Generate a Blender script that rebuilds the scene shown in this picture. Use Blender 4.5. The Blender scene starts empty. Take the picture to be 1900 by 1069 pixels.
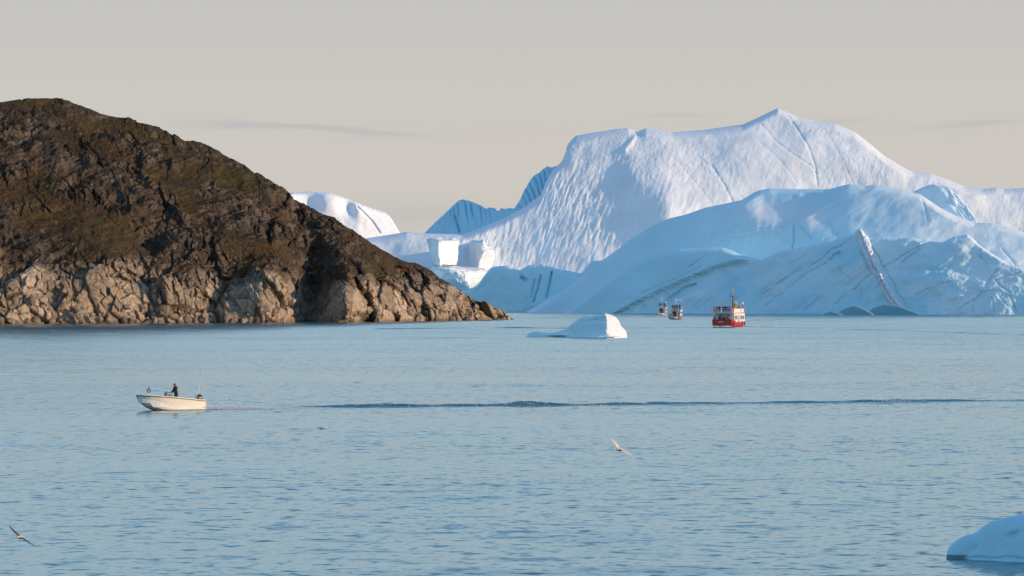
import bpy, bmesh, math, random
import numpy as np
from mathutils import Vector, Matrix

R = math.radians
scene = bpy.context.scene
COL = scene.collection

# ------------------------------------------------------------------ camera
CAM_H = 9.0          # eye height above the water, metres
FPX = 7600.0         # focal length in pixels of the 1900 px wide photograph
HOR = 540.0          # row of the horizon in the photograph
cam_data = bpy.data.cameras.new('camera')
cam_data.sensor_width = 36.0
cam_data.lens = 36.0 * FPX / 1900.0
cam_data.shift_y = (HOR - 534.5) / 1900.0
cam_data.clip_start = 1.0
cam_data.clip_end = 60000.0
cam = bpy.data.objects.new('camera', cam_data)
COL.objects.link(cam)
cam.location = (0, 0, CAM_H)
cam.rotation_euler = (R(90), 0, 0)
scene.camera = cam

# ------------------------------------------------------------------ light
SUN_EL = R(11.0)
SUN_AZ = R(107.0)    # clockwise from the viewing direction (+Y): right, a little behind the camera
S = Vector((math.sin(SUN_AZ) * math.cos(SUN_EL), math.cos(SUN_AZ) * math.cos(SUN_EL), math.sin(SUN_EL)))
sun_data = bpy.data.lights.new('sun', 'SUN')
sun_data.energy = 2.1
sun_data.angle = R(0.5)
sun_data.color = (1.0, 0.68, 0.42)
sun = bpy.data.objects.new('sun', sun_data)
COL.objects.link(sun)
sun.rotation_euler = S.to_track_quat('Z', 'Y').to_euler()

world = bpy.data.worlds.new('World')
scene.world = world
world.use_nodes = True
wn, wl = world.node_tree.nodes, world.node_tree.links
wn.clear()
def W(t, **kw):
    n = wn.new(t)
    for k, v in kw.items():
        setattr(n, k, v)
    return n
sky = W('ShaderNodeTexSky', sky_type='NISHITA', sun_disc=False)
sky.sun_elevation = SUN_EL
sky.sun_rotation = SUN_AZ
sky.air_density = 1.0
sky.dust_density = 0.3
sky.ozone_density = 2.5
STR = 0.15
EXPO = 0.9
tc = W('ShaderNodeTexCoord')
sep = W('ShaderNodeSeparateXYZ')
wl.new(tc.outputs['Generated'], sep.inputs[0])
# pale veil of haze low over the horizon, thinning out upwards into the blue
ramp = W('ShaderNodeMapRange', interpolation_type='SMOOTHERSTEP')
ramp.inputs['From Min'].default_value = 0.10
ramp.inputs['From Max'].default_value = 0.36
ramp.inputs['To Min'].default_value = 1.0
ramp.inputs['To Max'].default_value = 0.0
wl.new(sep.outputs['Z'], ramp.inputs['Value'])
# colour of the veil: faintly pink low down, greyer above, then a bright blue band added to lighten water and ice
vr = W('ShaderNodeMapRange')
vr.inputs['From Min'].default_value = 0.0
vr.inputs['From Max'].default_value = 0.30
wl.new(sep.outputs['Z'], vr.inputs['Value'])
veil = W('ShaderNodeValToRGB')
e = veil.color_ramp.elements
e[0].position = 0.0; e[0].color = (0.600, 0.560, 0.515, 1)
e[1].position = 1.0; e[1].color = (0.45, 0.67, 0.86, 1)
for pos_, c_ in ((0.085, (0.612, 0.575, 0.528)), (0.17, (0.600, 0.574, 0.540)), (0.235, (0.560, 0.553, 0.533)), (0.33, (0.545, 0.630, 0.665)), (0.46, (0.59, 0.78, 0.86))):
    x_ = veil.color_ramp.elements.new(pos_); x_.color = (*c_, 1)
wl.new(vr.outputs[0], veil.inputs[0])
# thin flat streaks of grey cloud far off
def wm(op, a, b=0.0):
    x = W('ShaderNodeMath', operation=op)
    for i, q in enumerate((a, b)):
        if isinstance(q, (int, float)): x.inputs[i].default_value = q
        else: wl.new(q, x.inputs[i])
    return x.outputs[0]
mp = W('ShaderNodeMapping'); mp.inputs['Scale'].default_value = (38.0, 38.0, 420.0)
wl.new(tc.outputs['Generated'], mp.inputs[0])
cn = W('ShaderNodeTexNoise'); cn.inputs['Scale'].default_value = 1.0; cn.inputs['Detail'].default_value = 4.0
wl.new(mp.outputs[0], cn.inputs['Vector'])
cw = wm('MULTIPLY', wm('SUBTRACT', cn.outputs['Fac'], 0.5), 0.0042)
csum = None
for (u0, v0, ru, rv, kk, am) in ((-0.0610, 0.0402, 0.018, 0.0008, -0.03, 0.55), (-0.035, 0.0388, 0.014, 0.0010, -0.06, 0.5), (0.0405, 0.0425, 0.008, 0.0006, 0.0, 0.35), (0.113, 0.0402, 0.014, 0.0007, 0.03, 0.5),
                             (0.078, 0.0412, 0.008, 0.0007, 0.0, 0.3), (-0.026, 0.0185, 0.022, 0.0030, 0.0, 0.35), (0.24, 0.036, 0.03, 0.001, 0.0, 0.5), (-0.30, 0.042, 0.03, 0.001, 0.0, 0.5)):
    u = wm('SUBTRACT', sep.outputs['X'], u0)
    v = wm('ADD', wm('SUBTRACT', wm('SUBTRACT', sep.outputs['Z'], v0), wm('MULTIPLY', u, kk)), cw)
    r2 = wm('ADD', wm('POWER', wm('ABSOLUTE', wm('DIVIDE', u, ru)), 2.0), wm('POWER', wm('ABSOLUTE', wm('DIVIDE', v, rv)), 2.0))
    gss = wm('MULTIPLY', wm('EXPONENT', wm('MULTIPLY', r2, -1.0)), am)
    csum = gss if csum is None else wm('ADD', csum, gss)
front = wm('GREATER_THAN', sep.outputs['Y'], 0.0)
cfac = wm('MULTIPLY', csum, front)
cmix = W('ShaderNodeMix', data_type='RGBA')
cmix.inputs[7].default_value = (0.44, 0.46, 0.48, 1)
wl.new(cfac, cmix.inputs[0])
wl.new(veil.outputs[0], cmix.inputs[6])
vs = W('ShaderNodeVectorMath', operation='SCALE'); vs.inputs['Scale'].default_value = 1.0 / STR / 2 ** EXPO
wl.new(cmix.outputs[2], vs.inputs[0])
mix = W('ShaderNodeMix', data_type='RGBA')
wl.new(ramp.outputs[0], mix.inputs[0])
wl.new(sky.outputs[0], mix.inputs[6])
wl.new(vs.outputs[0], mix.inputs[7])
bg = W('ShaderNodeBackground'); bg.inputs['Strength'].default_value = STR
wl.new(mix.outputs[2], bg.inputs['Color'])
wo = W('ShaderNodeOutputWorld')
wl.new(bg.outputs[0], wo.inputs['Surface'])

vsn = scene.view_settings
vsn.view_transform = 'Standard'
vsn.look = 'None'
vsn.exposure = EXPO
vsn.gamma = 1.0
vsn.use_curve_mapping = False
scene.cycles.max_bounces = 5
scene.cycles.use_denoising = True

# ------------------------------------------------------------------ helpers
def at(px, py, Y):
    """Point of the place seen at photo pixel (px, py) when it stands Y metres away."""
    return Vector(((px - 950.0) / FPX * Y, Y, CAM_H - (py - HOR) / FPX * Y))

def wdist(py):
    """Distance of the water surface seen at photo row py."""
    return CAM_H * FPX / (py - HOR)

def tag(o, label=None, cat=None, group=None, kind=None):
    if label: o['label'] = label
    if cat: o['category'] = cat
    if group: o['group'] = group
    if kind: o['kind'] = kind
    return o

def empty(name, loc=(0, 0, 0), rz=0.0):
    o = bpy.data.objects.new(name, None)
    o.empty_display_size = 0.3
    o.location = loc
    o.rotation_euler = (0, 0, rz)
    COL.objects.link(o)
    return o

def _hash(ix, iy, iz, seed):
    with np.errstate(over='ignore'):
        h = (ix.astype(np.uint32) * np.uint32(374761393) + iy.astype(np.uint32) * np.uint32(668265263)
             + iz.astype(np.uint32) * np.uint32(2246822519) + np.uint32((seed * 3266489917) & 0xffffffff))
        h ^= h >> np.uint32(15); h *= np.uint32(2246822519)
        h ^= h >> np.uint32(13); h *= np.uint32(3266489917)
        h ^= h >> np.uint32(16)
    return h

def perlin(x, y, z, seed=0):
    sh = np.broadcast(x, y, z).shape
    x, y, z = [np.broadcast_to(np.asarray(a, float), sh) for a in (x, y, z)]
    ix, iy, iz = [np.floor(a).astype(np.int64) for a in (x, y, z)]
    fx, fy, fz = x - ix, y - iy, z - iz
    u, v, w = [t * t * t * (t * (t * 6 - 15) + 10) for t in (fx, fy, fz)]
    res = 0.0
    for dx in (0, 1):
        for dy in (0, 1):
            for dz in (0, 1):
                h = _hash(ix + dx, iy + dy, iz + dz, seed)
                gx = (h & np.uint32(1023)).astype(np.float32) / 511.5 - 1
                gy = ((h >> np.uint32(10)) & np.uint32(1023)).astype(np.float32) / 511.5 - 1
                gz = ((h >> np.uint32(20)) & np.uint32(1023)).astype(np.float32) / 511.5 - 1
                d = gx * (fx - dx) + gy * (fy - dy) + gz * (fz - dz)
                res = res + d * (u if dx else 1 - u) * (v if dy else 1 - v) * (w if dz else 1 - w)
    return res * 1.3

def fbm(x, y, z, octs=4, gain=0.5, lac=2.03, seed=0, ridged=False):
    a, f, r, tot = 1.0, 1.0, 0.0, 0.0
    for i in range(octs):
        n = perlin(x * f + 13.7 * i, y * f - 7.1 * i, z * f + 3.3 * i, seed + i)
        if ridged:
            n = 1.0 - 2.0 * np.abs(n) * 1.6
        r = r + a * n
        tot += a
        a *= gain; f *= lac
    return r / tot

def worley(x, y, z, seed=0):
    """F1, F2 and a random number per nearest cell."""
    ix, iy, iz = [np.floor(a).astype(np.int64) for a in (x, y, z)]
    f1 = np.full(x.shape, 9.0); f2 = np.full(x.shape, 9.0)
    cid = np.zeros(x.shape, np.uint32)
    ox, oy, oz = [np.zeros(x.shape) for _ in range(3)]
    for dx in (-1, 0, 1):
        for dy in (-1, 0, 1):
            for dz in (-1, 0, 1):
                cx, cy, cz = ix + dx, iy + dy, iz + dz
                h = _hash(cx, cy, cz, seed)
                px = cx + (h & np.uint32(1023)) / 1023.0
                py = cy + ((h >> np.uint32(10)) & np.uint32(1023)) / 1023.0
                pz = cz + ((h >> np.uint32(20)) & np.uint32(1023)) / 1023.0
                d = (px - x) ** 2 + (py - y) ** 2 + (pz - z) ** 2
                near = d < f1
                f2 = np.where(near, f1, np.minimum(f2, d))
                cid = np.where(near, h, cid)
                ox = np.where(near, x - px, ox); oy = np.where(near, y - py, oy); oz = np.where(near, z - pz, oz)
                f1 = np.where(near, d, f1)
    r1 = _hash(cid.astype(np.int64), cid.astype(np.int64) * 3, cid.astype(np.int64) * 7, seed + 5)
    return np.sqrt(f1), np.sqrt(f2), r1, (ox, oy, oz)

def u01(h, k=0):
    return ((h >> np.uint32(k)) & np.uint32(1023)).astype(float) / 1023.0

def sstep(a, b, x):
    t = np.clip((x - a) / (b - a), 0, 1)
    return t * t * (3 - 2 * t)

def blob(X, Y, cx, cy, rx, ry, rot=0.0):
    c, s = math.cos(R(rot)), math.sin(R(rot))
    u = ((X - cx) * c + (Y - cy) * s) / rx
    v = (-(X - cx) * s + (Y - cy) * c) / ry
    return np.exp(-(u * u + v * v))

def dline(X, Y, pts):
    """Distance to a polyline, signed offset (positive right of the way it runs) and position 0..1 along it."""
    best = np.full(np.shape(X), 1e9); side = np.zeros(np.shape(X)); tt = np.zeros(np.shape(X))
    L = [0.0]
    for a, b in zip(pts, pts[1:]):
        L.append(L[-1] + math.hypot(b[0] - a[0], b[1] - a[1]))
    for i, (a, b) in enumerate(zip(pts, pts[1:])):
        dx, dy = b[0] - a[0], b[1] - a[1]
        l2 = dx * dx + dy * dy
        t = np.clip(((X - a[0]) * dx + (Y - a[1]) * dy) / l2, 0, 1)
        qx, qy = X - a[0] - t * dx, Y - a[1] - t * dy
        d = np.hypot(qx, qy)
        n = d < best
        best = np.where(n, d, best)
        side = np.where(n, (qx * dy - qy * dx) * -1 / math.sqrt(l2), side)
        tt = np.where(n, (L[i] + t * math.sqrt(l2)) / L[-1], tt)
    return best, side, tt

def poisson(p, q, s):
    ny, nx = p.shape[0], q.shape[1]
    f = np.zeros((ny, nx))
    f[:, :-1] += p; f[:, 1:] -= p
    f[:-1, :] += q; f[1:, :] -= q
    f *= s
    F = np.concatenate([f, f[:, ::-1]], 1)
    F = np.concatenate([F, F[::-1, :]], 0)
    kx = 2 * np.cos(2 * np.pi * np.arange(2 * nx) / (2 * nx)) - 2
    ky = 2 * np.cos(2 * np.pi * np.arange(2 * ny) / (2 * ny)) - 2
    den = kx[None, :] + ky[:, None]
    den[0, 0] = 1
    G = np.fft.fft2(F) / den
    G[0, 0] = 0
    return np.real(np.fft.ifft2(G))[:ny, :nx]

def bilin(A, fx, fy):
    ny, nx = A.shape
    fx = np.clip(fx, 0, nx - 1.001); fy = np.clip(fy, 0, ny - 1.001)
    x0 = fx.astype(int); y0 = fy.astype(int)
    u, v = fx - x0, fy - y0
    return (A[y0, x0] * (1 - u) + A[y0, x0 + 1] * u) * (1 - v) + (A[y0 + 1, x0] * (1 - u) + A[y0 + 1, x0 + 1] * u) * v

def grid_obj(name, P, mat, parent=None, col=None, smooth=True, flip=False, attrs=None):
    """One mesh from a grid of points P[rows, cols, 3]."""
    nr, nc = P.shape[:2]
    me = bpy.data.meshes.new(name)
    idx = np.arange(nr * nc).reshape(nr, nc)
    q = np.stack([idx[:-1, :-1], idx[:-1, 1:], idx[1:, 1:], idx[1:, :-1]], -1).reshape(-1, 4)
    if flip:
        q = q[:, ::-1]
    n = len(q)
    me.vertices.add(nr * nc)
    me.vertices.foreach_set('co', P.reshape(-1).astype(np.float32))
    me.loops.add(n * 4)
    me.loops.foreach_set('vertex_index', q.reshape(-1).astype(np.int32))
    me.polygons.add(n)
    me.polygons.foreach_set('loop_start', np.arange(0, n * 4, 4, dtype=np.int32))
    me.polygons.foreach_set('loop_total', np.full(n, 4, np.int32))
    me.polygons.foreach_set('use_smooth', np.full(n, smooth, bool))
    if col is not None:
        a = me.color_attributes.new('col', 'FLOAT_COLOR', 'POINT')
        c4 = np.ones((nr * nc, 4), np.float32)
        c4[:, :3] = col.reshape(-1, 3)
        a.data.foreach_set('color', c4.reshape(-1))
    for k, v in (attrs or {}).items():
        a = me.attributes.new(k, 'FLOAT', 'POINT')
        a.data.foreach_set('value', np.asarray(v, np.float32).reshape(-1))
    me.update(calc_edges=True)
    me.validate()
    me.materials.append(mat)
    o = bpy.data.objects.new(name, me)
    COL.objects.link(o)
    if parent:
        o.parent = parent
        o.matrix_parent_inverse = parent.matrix_basis.inverted()
    return o

# ------------------------------------------------------------------ materials
class NT:
    def __init__(self, name):
        self.m = bpy.data.materials.new(name)
        self.m.use_nodes = True
        self.t = self.m.node_tree
        self.b = self.t.nodes['Principled BSDF']
    def n(self, t, **kw):
        x = self.t.nodes.new(t)
        for k, v in kw.items():
            setattr(x, k, v)
        return x
    def l(self, a, b):
        self.t.links.new(a, b)
    def noise(self, vec, scale, detail=3, rough=0.5):
        x = self.n('ShaderNodeTexNoise')
        x.inputs['Scale'].default_value = scale
        x.inputs['Detail'].default_value = detail
        x.inputs['Roughness'].default_value = rough
        self.l(vec, x.inputs['Vector'])
        return x
    def mapping(self, vec, scale=(1, 1, 1), rot=(0, 0, 0), loc=(0, 0, 0)):
        x = self.n('ShaderNodeMapping')
        x.inputs['Scale'].default_value = scale
        x.inputs['Rotation'].default_value = rot
        x.inputs['Location'].default_value = loc
        self.l(vec, x.inputs[0])
        return x.outputs[0]

def plain(name, col, rough=0.5, metal=0.0, spec=0.5, var=0.12, scale=3.0):
    """Paint, cloth, rubber: one colour with faint uneven wear."""
    t = NT(name)
    tcn = t.n('ShaderNodeTexCoord')
    no = t.noise(tcn.outputs['Object'], scale, 4, 0.6)
    mr = t.n('ShaderNodeMapRange')
    mr.inputs['From Min'].default_value = 0.3; mr.inputs['From Max'].default_value = 0.7
    mr.inputs['To Min'].default_value = 1.0 - var; mr.inputs['To Max'].default_value = 1.0 + var * 0.5
    t.l(no.outputs['Fac'], mr.inputs['Value'])
    sc = t.n('ShaderNodeVectorMath', operation='SCALE')
    sc.inputs[0].default_value = col[:3]
    t.l(mr.outputs[0], sc.inputs['Scale'])
    t.l(sc.outputs[0], t.b.inputs['Base Color'])
    t.b.inputs['Roughness'].default_value = rough
    t.b.inputs['Metallic'].default_value = metal
    t.b.inputs['Specular IOR Level'].default_value = spec
    return t.m

def ice_mat(name, bump_scale, bump_dist, stretch=(1, 1, 1), rough=0.6, b2=0.0, coat=0.35):
    t = NT(name)
    geo = t.n('ShaderNodeNewGeometry')
    at_ = t.n('ShaderNodeAttribute', attribute_name='col')
    v = t.mapping(geo.outputs['Position'], stretch)
    n1 = t.noise(v, bump_scale, 4, 0.6)
    n2 = t.noise(geo.outputs['Position'], bump_scale * 0.13, 4, 0.55)
    mr = t.n('ShaderNodeMapRange')
    mr.inputs['From Min'].default_value = 0.3; mr.inputs['From Max'].default_value = 0.7
    mr.inputs['To Min'].default_value = 0.93; mr.inputs['To Max'].default_value = 1.03
    t.l(n2.outputs['Fac'], mr.inputs['Value'])
    sc = t.n('ShaderNodeVectorMath', operation='SCALE')
    t.l(at_.outputs['Color'], sc.inputs[0]); t.l(mr.outputs[0], sc.inputs['Scale'])
    t.l(sc.outputs[0], t.b.inputs['Base Color'])
    t.b.inputs['Roughness'].default_value = rough
    t.b.inputs['Specular IOR Level'].default_value = coat
    t.b.inputs['IOR'].default_value = 1.31
    bp = t.n('ShaderNodeBump')
    ms = t.n('ShaderNodeMapRange')
    ms.inputs['From Min'].default_value = 0.38; ms.inputs['From Max'].default_value = 0.62
    ms.inputs['To Min'].default_value = 0.15; ms.inputs['To Max'].default_value = 1.0
    n3 = t.noise(geo.outputs['Position'], bump_scale * 0.05, 3, 0.5)
    t.l(n3.outputs['Fac'], ms.inputs['Value']); t.l(ms.outputs[0], bp.inputs['Strength'])
    bp.inputs['Distance'].default_value = bump_dist
    t.l(n1.outputs['Fac'], bp.inputs['Height'])
    t.l(bp.outputs[0], t.b.inputs['Normal'])
    return t.m

M_snow = ice_mat('snow_ice', 0.55, 0.55, (1.0, 1.0, 0.35))
M_ice = ice_mat('glacier_ice', 0.35, 0.35, (1, 1, 1))
M_flute = ice_mat('fluted_ice', 0.5, 0.3, (1, 1, 0.3))
M_floe = ice_mat('floe_ice', 1.6, 0.20)
M_wet = ice_mat('wet_ice', 0.5, 0.2, rough=0.65, coat=0.2)
M_near = ice_mat('near_ice', 7.0, 0.022, rough=0.45)

# ------------------------------------------------------------------ water
def wake_height(X, Y):
    """Humps the boats leave on the water, metres."""
    h = np.zeros(X.shape)
    # wake of the speedboat: one long swell running off to the right
    a = at(386, 758, wdist(758.0)); b = at(1180, 752, wdist(752.0)); c = at(2100, 742, wdist(742.0))
    pts = [(a.x, a.y), (b.x, b.y), (c.x, c.y)]
    near = (Y > 295) & (Y < 372)
    x, y = X[near], Y[near]
    d, s, t = dline(x, y, pts)
    px = 950 + x / y * FPX
    amp = np.interp(px, [360, 400, 560, 640, 760, 900, 1000, 1150, 1200, 1260, 1400, 1550, 1650, 1720, 1900, 2100],
                    [0, .05, .10, .28, .34, .38, .36, .28, .20, .24, .20, .22, .30, .18, .17, .12])
    lump = np.clip(0.9 + 1.3 * fbm(x * 0.11, y * 0.45, 0 * x, 5, gain=0.6, seed=31), 0.05, 2.2)
    s2 = s + 0.35 * fbm(x * 0.3, y * 0.3, 0 * x + 4, 2, seed=33)
    hh = amp * lump * np.exp(-(s2 / 0.75) ** 2)
    hh += 0.5 * amp * lump * np.exp(-((s2 - 2.4) / 0.8) ** 2) * sstep(900, 1250, px)
    hh += 0.35 * amp * np.exp(-((s2 + 2.2) / 0.9) ** 2) * sstep(1000, 1300, px)
    h[near] += hh
    # older wakes further out: long low ridges
    for pl, am, w in (([(1386, 607), (1500, 609.5), (1700, 615), (1950, 624)], 0.30, 1.1),
                      ([(1316, 608), (1240, 608.5), (1150, 610), (900, 609), (700, 611)], 0.34, 1.2),
                      ([(1390, 595.5), (1480, 596), (1620, 597.5)], 0.22, 1.2),
                      ([(1210, 588.5), (1100, 591), (960, 590)], 0.32, 1.4),
                      ([(1290, 592.5), (1380, 594), (1480, 593)], 0.25, 1.3),
                      ([(1380, 587.8), (1520, 588.5), (1750, 590), (1950, 589)], 0.30, 1.5),
                      ([(300, 641), (520, 644)], 0.10, 0.8), ([(1290, 676), (1500, 675)], 0.10, 0.7),
                      ([(520, 712), (760, 708)], 0.08, 0.6)):
        wp = [at(q[0], q[1], wdist(q[1])) for q in pl]
        wp = [(q.x, q.y) for q in wp]
        y0, y1 = min(q[1] for q in wp) - 8, max(q[1] for q in wp) + 8
        x0, x1 = min(q[0] for q in wp) - 8, max(q[0] for q in wp) + 8
        near = (Y > y0) & (Y < y1) & (X > x0) & (X < x1)
        if not near.any():
            continue
        x, y = X[near], Y[near]
        d, s, t = dline(x, y, wp)
        lump = np.clip(0.55 + 1.1 * fbm(x * 0.09, y * 0.09, 0 * x + am, 3, seed=41), 0, 1.5)
        h[near] += am * lump * np.exp(-(d / w) ** 2)
    return h

WATER_BIAS = 0.034
def make_water():
    rows = [-3000, -600, 20, 90]
    def add(a, b, st):
        rows.extend(np.arange(a, b, st))
    add(120, 300, 0.45); add(300, 352, 0.17); add(352, 500, 0.9); add(500, 780, 2.2)
    add(780, 1005, 0.75); add(1005, 1220, 1.6); add(1220, 1440, 0.8); add(1440, 1700, 4.0)
    r = 1700.0
    while r < 40000:
        rows.append(r); r *= 1.05
    rows = np.array(rows)
    nc = 400
    s = np.linspace(-0.15, 0.15, nc)
    far = np.array([0.3, 0.8, 2.5, 8.0, 20])
    s = np.concatenate([-far[::-1], s, far])
    w = np.maximum(rows, 150.0)
    w = np.where(rows < 100, 1200.0, w)
    X = s[None, :] * w[:, None]
    Y = np.repeat(rows[:, None], len(s), 1)
    h = wake_height(X, Y)
    near = (np.abs(s)[None, :] < 0.151) & (Y > 110) & (Y < 900)
    x, y = X[near], Y[near]
    h[near] += (0.035 * fbm(x * 0.16, y * 0.22, 0 * x, 3, seed=7)) * sstep(900, 300, y)
    P = np.stack([X, Y, h], -1)
    t = NT('sea_water')
    geo = t.n('ShaderNodeNewGeometry')
    pos = geo.outputs['Position']
    def mth(op, a, b):
        x = t.n('ShaderNodeMath', operation=op)
        for i, q in enumerate((a, b)):
            if isinstance(q, (int, float)): x.inputs[i].default_value = q
            else: t.l(q, x.inputs[i])
        return x.outputs[0]
    def vadd(a, b):
        x = t.n('ShaderNodeVectorMath', operation='ADD')
        t.l(a, x.inputs[0]); t.l(b, x.inputs[1])
        return x.outputs[0]
    def ripple(scale, lo, hi, amp, stretch, loc):
        """Steep near sides of small waves: sparse, short-crested."""
        no = t.noise(t.mapping(pos, (stretch, 1, 1), rot=(0, 0, loc * 0.02), loc=(loc, loc * 0.7, 0)), scale, 2, 0.5)
        r = t.n('ShaderNodeMapRange', interpolation_type='SMOOTHSTEP')
        r.inputs['From Min'].default_value = lo; r.inputs['From Max'].default_value = hi
        r.inputs['To Max'].default_value = amp
        t.l(no.outputs['Fac'], r.inputs['Value'])
        return r.outputs[0]
    pn = t.noise(t.mapping(pos, (0.25, 1, 1)), 0.02, 3, 0.55)
    pm = t.n('ShaderNodeMapRange')
    pm.inputs['From Min'].default_value = 0.35; pm.inputs['From Max'].default_value = 0.65
    pm.inputs['To Min'].default_value = 0.5; pm.inputs['To Max'].default_value = 1.15
    t.l(pn.outputs['Fac'], pm.inputs['Value'])
    rp = mth('ADD', ripple(1.0, 0.55, 0.76, 0.20, 0.95, 0.0), ripple(0.40, 0.55, 0.74, 0.08, 0.9, 31.0))
    rp = mth('ADD', rp, ripple(0.10, 0.52, 0.72, 0.035, 0.6, 57.0))
    rp = mth('ADD', rp, ripple(2.4, 0.52, 0.75, 0.12, 0.9, 83.0))
    rp = mth('MULTIPLY', rp, pm.outputs[0])
    # surface normals tilted toward the camera, more with distance, to shorten the hill's reflection
    sp = t.n('ShaderNodeSeparateXYZ'); t.l(pos, sp.inputs[0])
    far_tilt = t.n('ShaderNodeMapRange', interpolation_type='SMOOTHSTEP')
    far_tilt.inputs['From Min'].default_value = 380.0; far_tilt.inputs['From Max'].default_value = 900.0
    far_tilt.inputs['To Min'].default_value = WATER_BIAS; far_tilt.inputs['To Max'].default_value = WATER_BIAS + 0.032
    t.l(sp.outputs['Y'], far_tilt.inputs['Value'])
    sy = mth('MULTIPLY', mth('ADD', rp, far_tilt.outputs[0]), -1.0)
    no = t.noise(t.mapping(pos, (0.6, 1, 1)), 1.3, 2, 0.5)
    sxn = mth('MULTIPLY', mth('SUBTRACT', no.outputs['Fac'], 0.5), 0.30)
    cx = t.n('ShaderNodeCombineXYZ')
    t.l(sxn, cx.inputs[0]); t.l(sy, cx.inputs[1])
    scl = cx
    nn = t.n('ShaderNodeVectorMath', operation='NORMALIZE')
    t.l(vadd(geo.outputs['Normal'], scl.outputs[0]), nn.inputs[0])
    t.l(nn.outputs[0], t.b.inputs['Normal'])
    t.b.inputs['Base Color'].default_value = (0.040, 0.150, 0.180, 1)
    t.b.inputs['Roughness'].default_value = 0.10
    t.b.inputs['IOR'].default_value = 1.333
    o = grid_obj('water', P, t.m)
    tag(o, kind='structure')
    return o
water = make_water()

# ------------------------------------------------------------------ ice shells
def shell(name, sil, dist, mat, parent, p, q, base_col, bumps=None, noise=(), crest=(10, 6.0), back=60.0, step=2.0,
          nx=None, nt=None, tint=None, jitter=0.0, anchor=None, foot=4.0, seed=0):
    """A mass of ice seen from the water: sil = its skyline in photo pixels, dist = distance of its waterline at the anchor column;
    p, q = slope of its face sideways and upwards (metres of depth per metre); bumps(X, Y) = added relief in metres."""
    sx = np.array([c[0] for c in sil], float); sy = np.array([c[1] for c in sil], float)
    x0, x1 = sx[0], sx[-1]
    ybot = HOR + CAM_H * FPX / dist + foot
    gx = np.arange(x0 - 2 * step, x1 + 2 * step, step)
    gy = np.arange(ybot + 2 * step, sy.min() - 4 * step, -step)
    GX, GY = np.meshgrid(gx, gy)
    sm = dist / FPX
    pm = p(GX, GY) if callable(p) else np.full(GX.shape, float(p))
    qm = q(GX, GY) if callable(q) else np.full(GX.shape, float(q))
    D = poisson(0.5 * (pm[:, 1:] + pm[:, :-1]), 0.5 * (qm[1:] + qm[:-1]), sm * step)
    ax = anchor if anchor is not None else 0.5 * (x0 + x1)
    D = D - bilin(D, np.array([(ax - gx[0]) / step]), np.array([2.0 + foot / step]))[0] + dist
    nx = nx or int((x1 - x0) / 1.7)
    nt = nt or int((ybot - sy.min()) / 1.7)
    xs = np.linspace(x0, x1, nx)
    top = np.interp(xs, sx, sy)
    if jitter:
        top = top + jitter * fbm(xs * 0.15, 0 * xs, 0 * xs + seed, 4, seed=seed + 3)
    t = np.linspace(0, 1, nt)[:, None]
    PX = np.repeat(xs[None, :], nt, 0)
    top = np.minimum(top, ybot - 1.0)
    PY = ybot + (top[None, :] - ybot) * t
    Yd = bilin(D, (PX - gx[0]) / step, (gy[0] - PY) / step)
    if bumps is not None:
        Yd = Yd + bumps(PX, PY)
    cw, cd = crest
    e = np.clip(1 - (PY - top[None, :]) / cw, 0, 1)
    Yd = Yd + cd * (1 - np.sqrt(np.clip(1 - e * e, 0, 1)))
    wx = (PX - 950) / FPX * Yd; wz = CAM_H - (PY - HOR) / FPX * Yd
    for (size, amp, st, sd) in noise:
        n_ = fbm(wx / size, Yd / size, wz / size * st, 4, seed=seed + sd)
        Yd = Yd + amp * n_ * (1 - 0.5 * e)
    X = (PX - 950) / FPX * Yd
    Z = CAM_H - (PY - HOR) / FPX * Yd
    P = np.stack([X, Yd, Z], -1)
    # back of the mass: rounds over and falls away behind
    nb = 14
    sb = np.linspace(0, 1, nb + 1)[1:, None]
    top_p = P[-1][None]
    B = np.repeat(top_p, nb, 0).copy()
    B[..., 1] += back * sb
    zt = top_p[..., 2]
    B[..., 2] = zt - (zt + 6) * sb ** 2.2
    B[..., 0] = top_p[..., 0] * (1 + back * sb / top_p[..., 1])
    P = np.concatenate([P, B], 0)
    col = np.ones((nt + nb, nx, 3)) * np.array(base_col)
    if tint is not None:
        c = tint(PX, PY, P[:nt], col[:nt])
        col[:nt] = c
        col[nt:] = c[-1][None]
    return grid_obj(name, P, mat, parent, col)

def ctint(*layers):
    return layers

SNOW = (0.82, 0.885, 0.915)
ICE = (0.60, 0.85, 0.92)
BLUE = (0.44, 0.77, 0.88)
# ------------------------------------------------------------------ great white iceberg at the back
bergB = empty('iceberg', at(1300, 577, 1850))
bergB.location.z = 0
tag(bergB, 'huge white snow-covered iceberg with the highest pointed peak, behind the blue one', 'iceberg')

silB = [(640, 478), (660, 458), (680, 442), (707, 438), (733, 434), (755, 430), (783, 433), (816, 434), (859, 435), (884, 426),
        (909, 416), (935, 405), (972, 385), (1004, 362), (1012, 340), (1026, 315), (1036, 306), (1043, 298), (1050, 281), (1051, 272), (1058, 262), (1068, 252),
        (1096, 247), (1146, 239), (1166, 237.5), (1182, 245), (1188, 242), (1199, 238), (1215, 240), (1248, 245.5), (1280, 243), (1310, 240.5),
        (1347, 235), (1377, 231.5), (1406, 218.5), (1428, 207.5), (1443, 201), (1458, 207), (1480, 217), (1513, 224),
        (1550, 229.5), (1587, 246), (1613, 266), (1642, 290), (1679, 312.5), (1694, 319), (1727, 322), (1753, 331), (1790, 346),
        (1823, 351), (1849, 348), (1863, 351), (1900, 349), (1980, 352), (2080, 372), (2200, 440), (2260, 560)]

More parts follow.
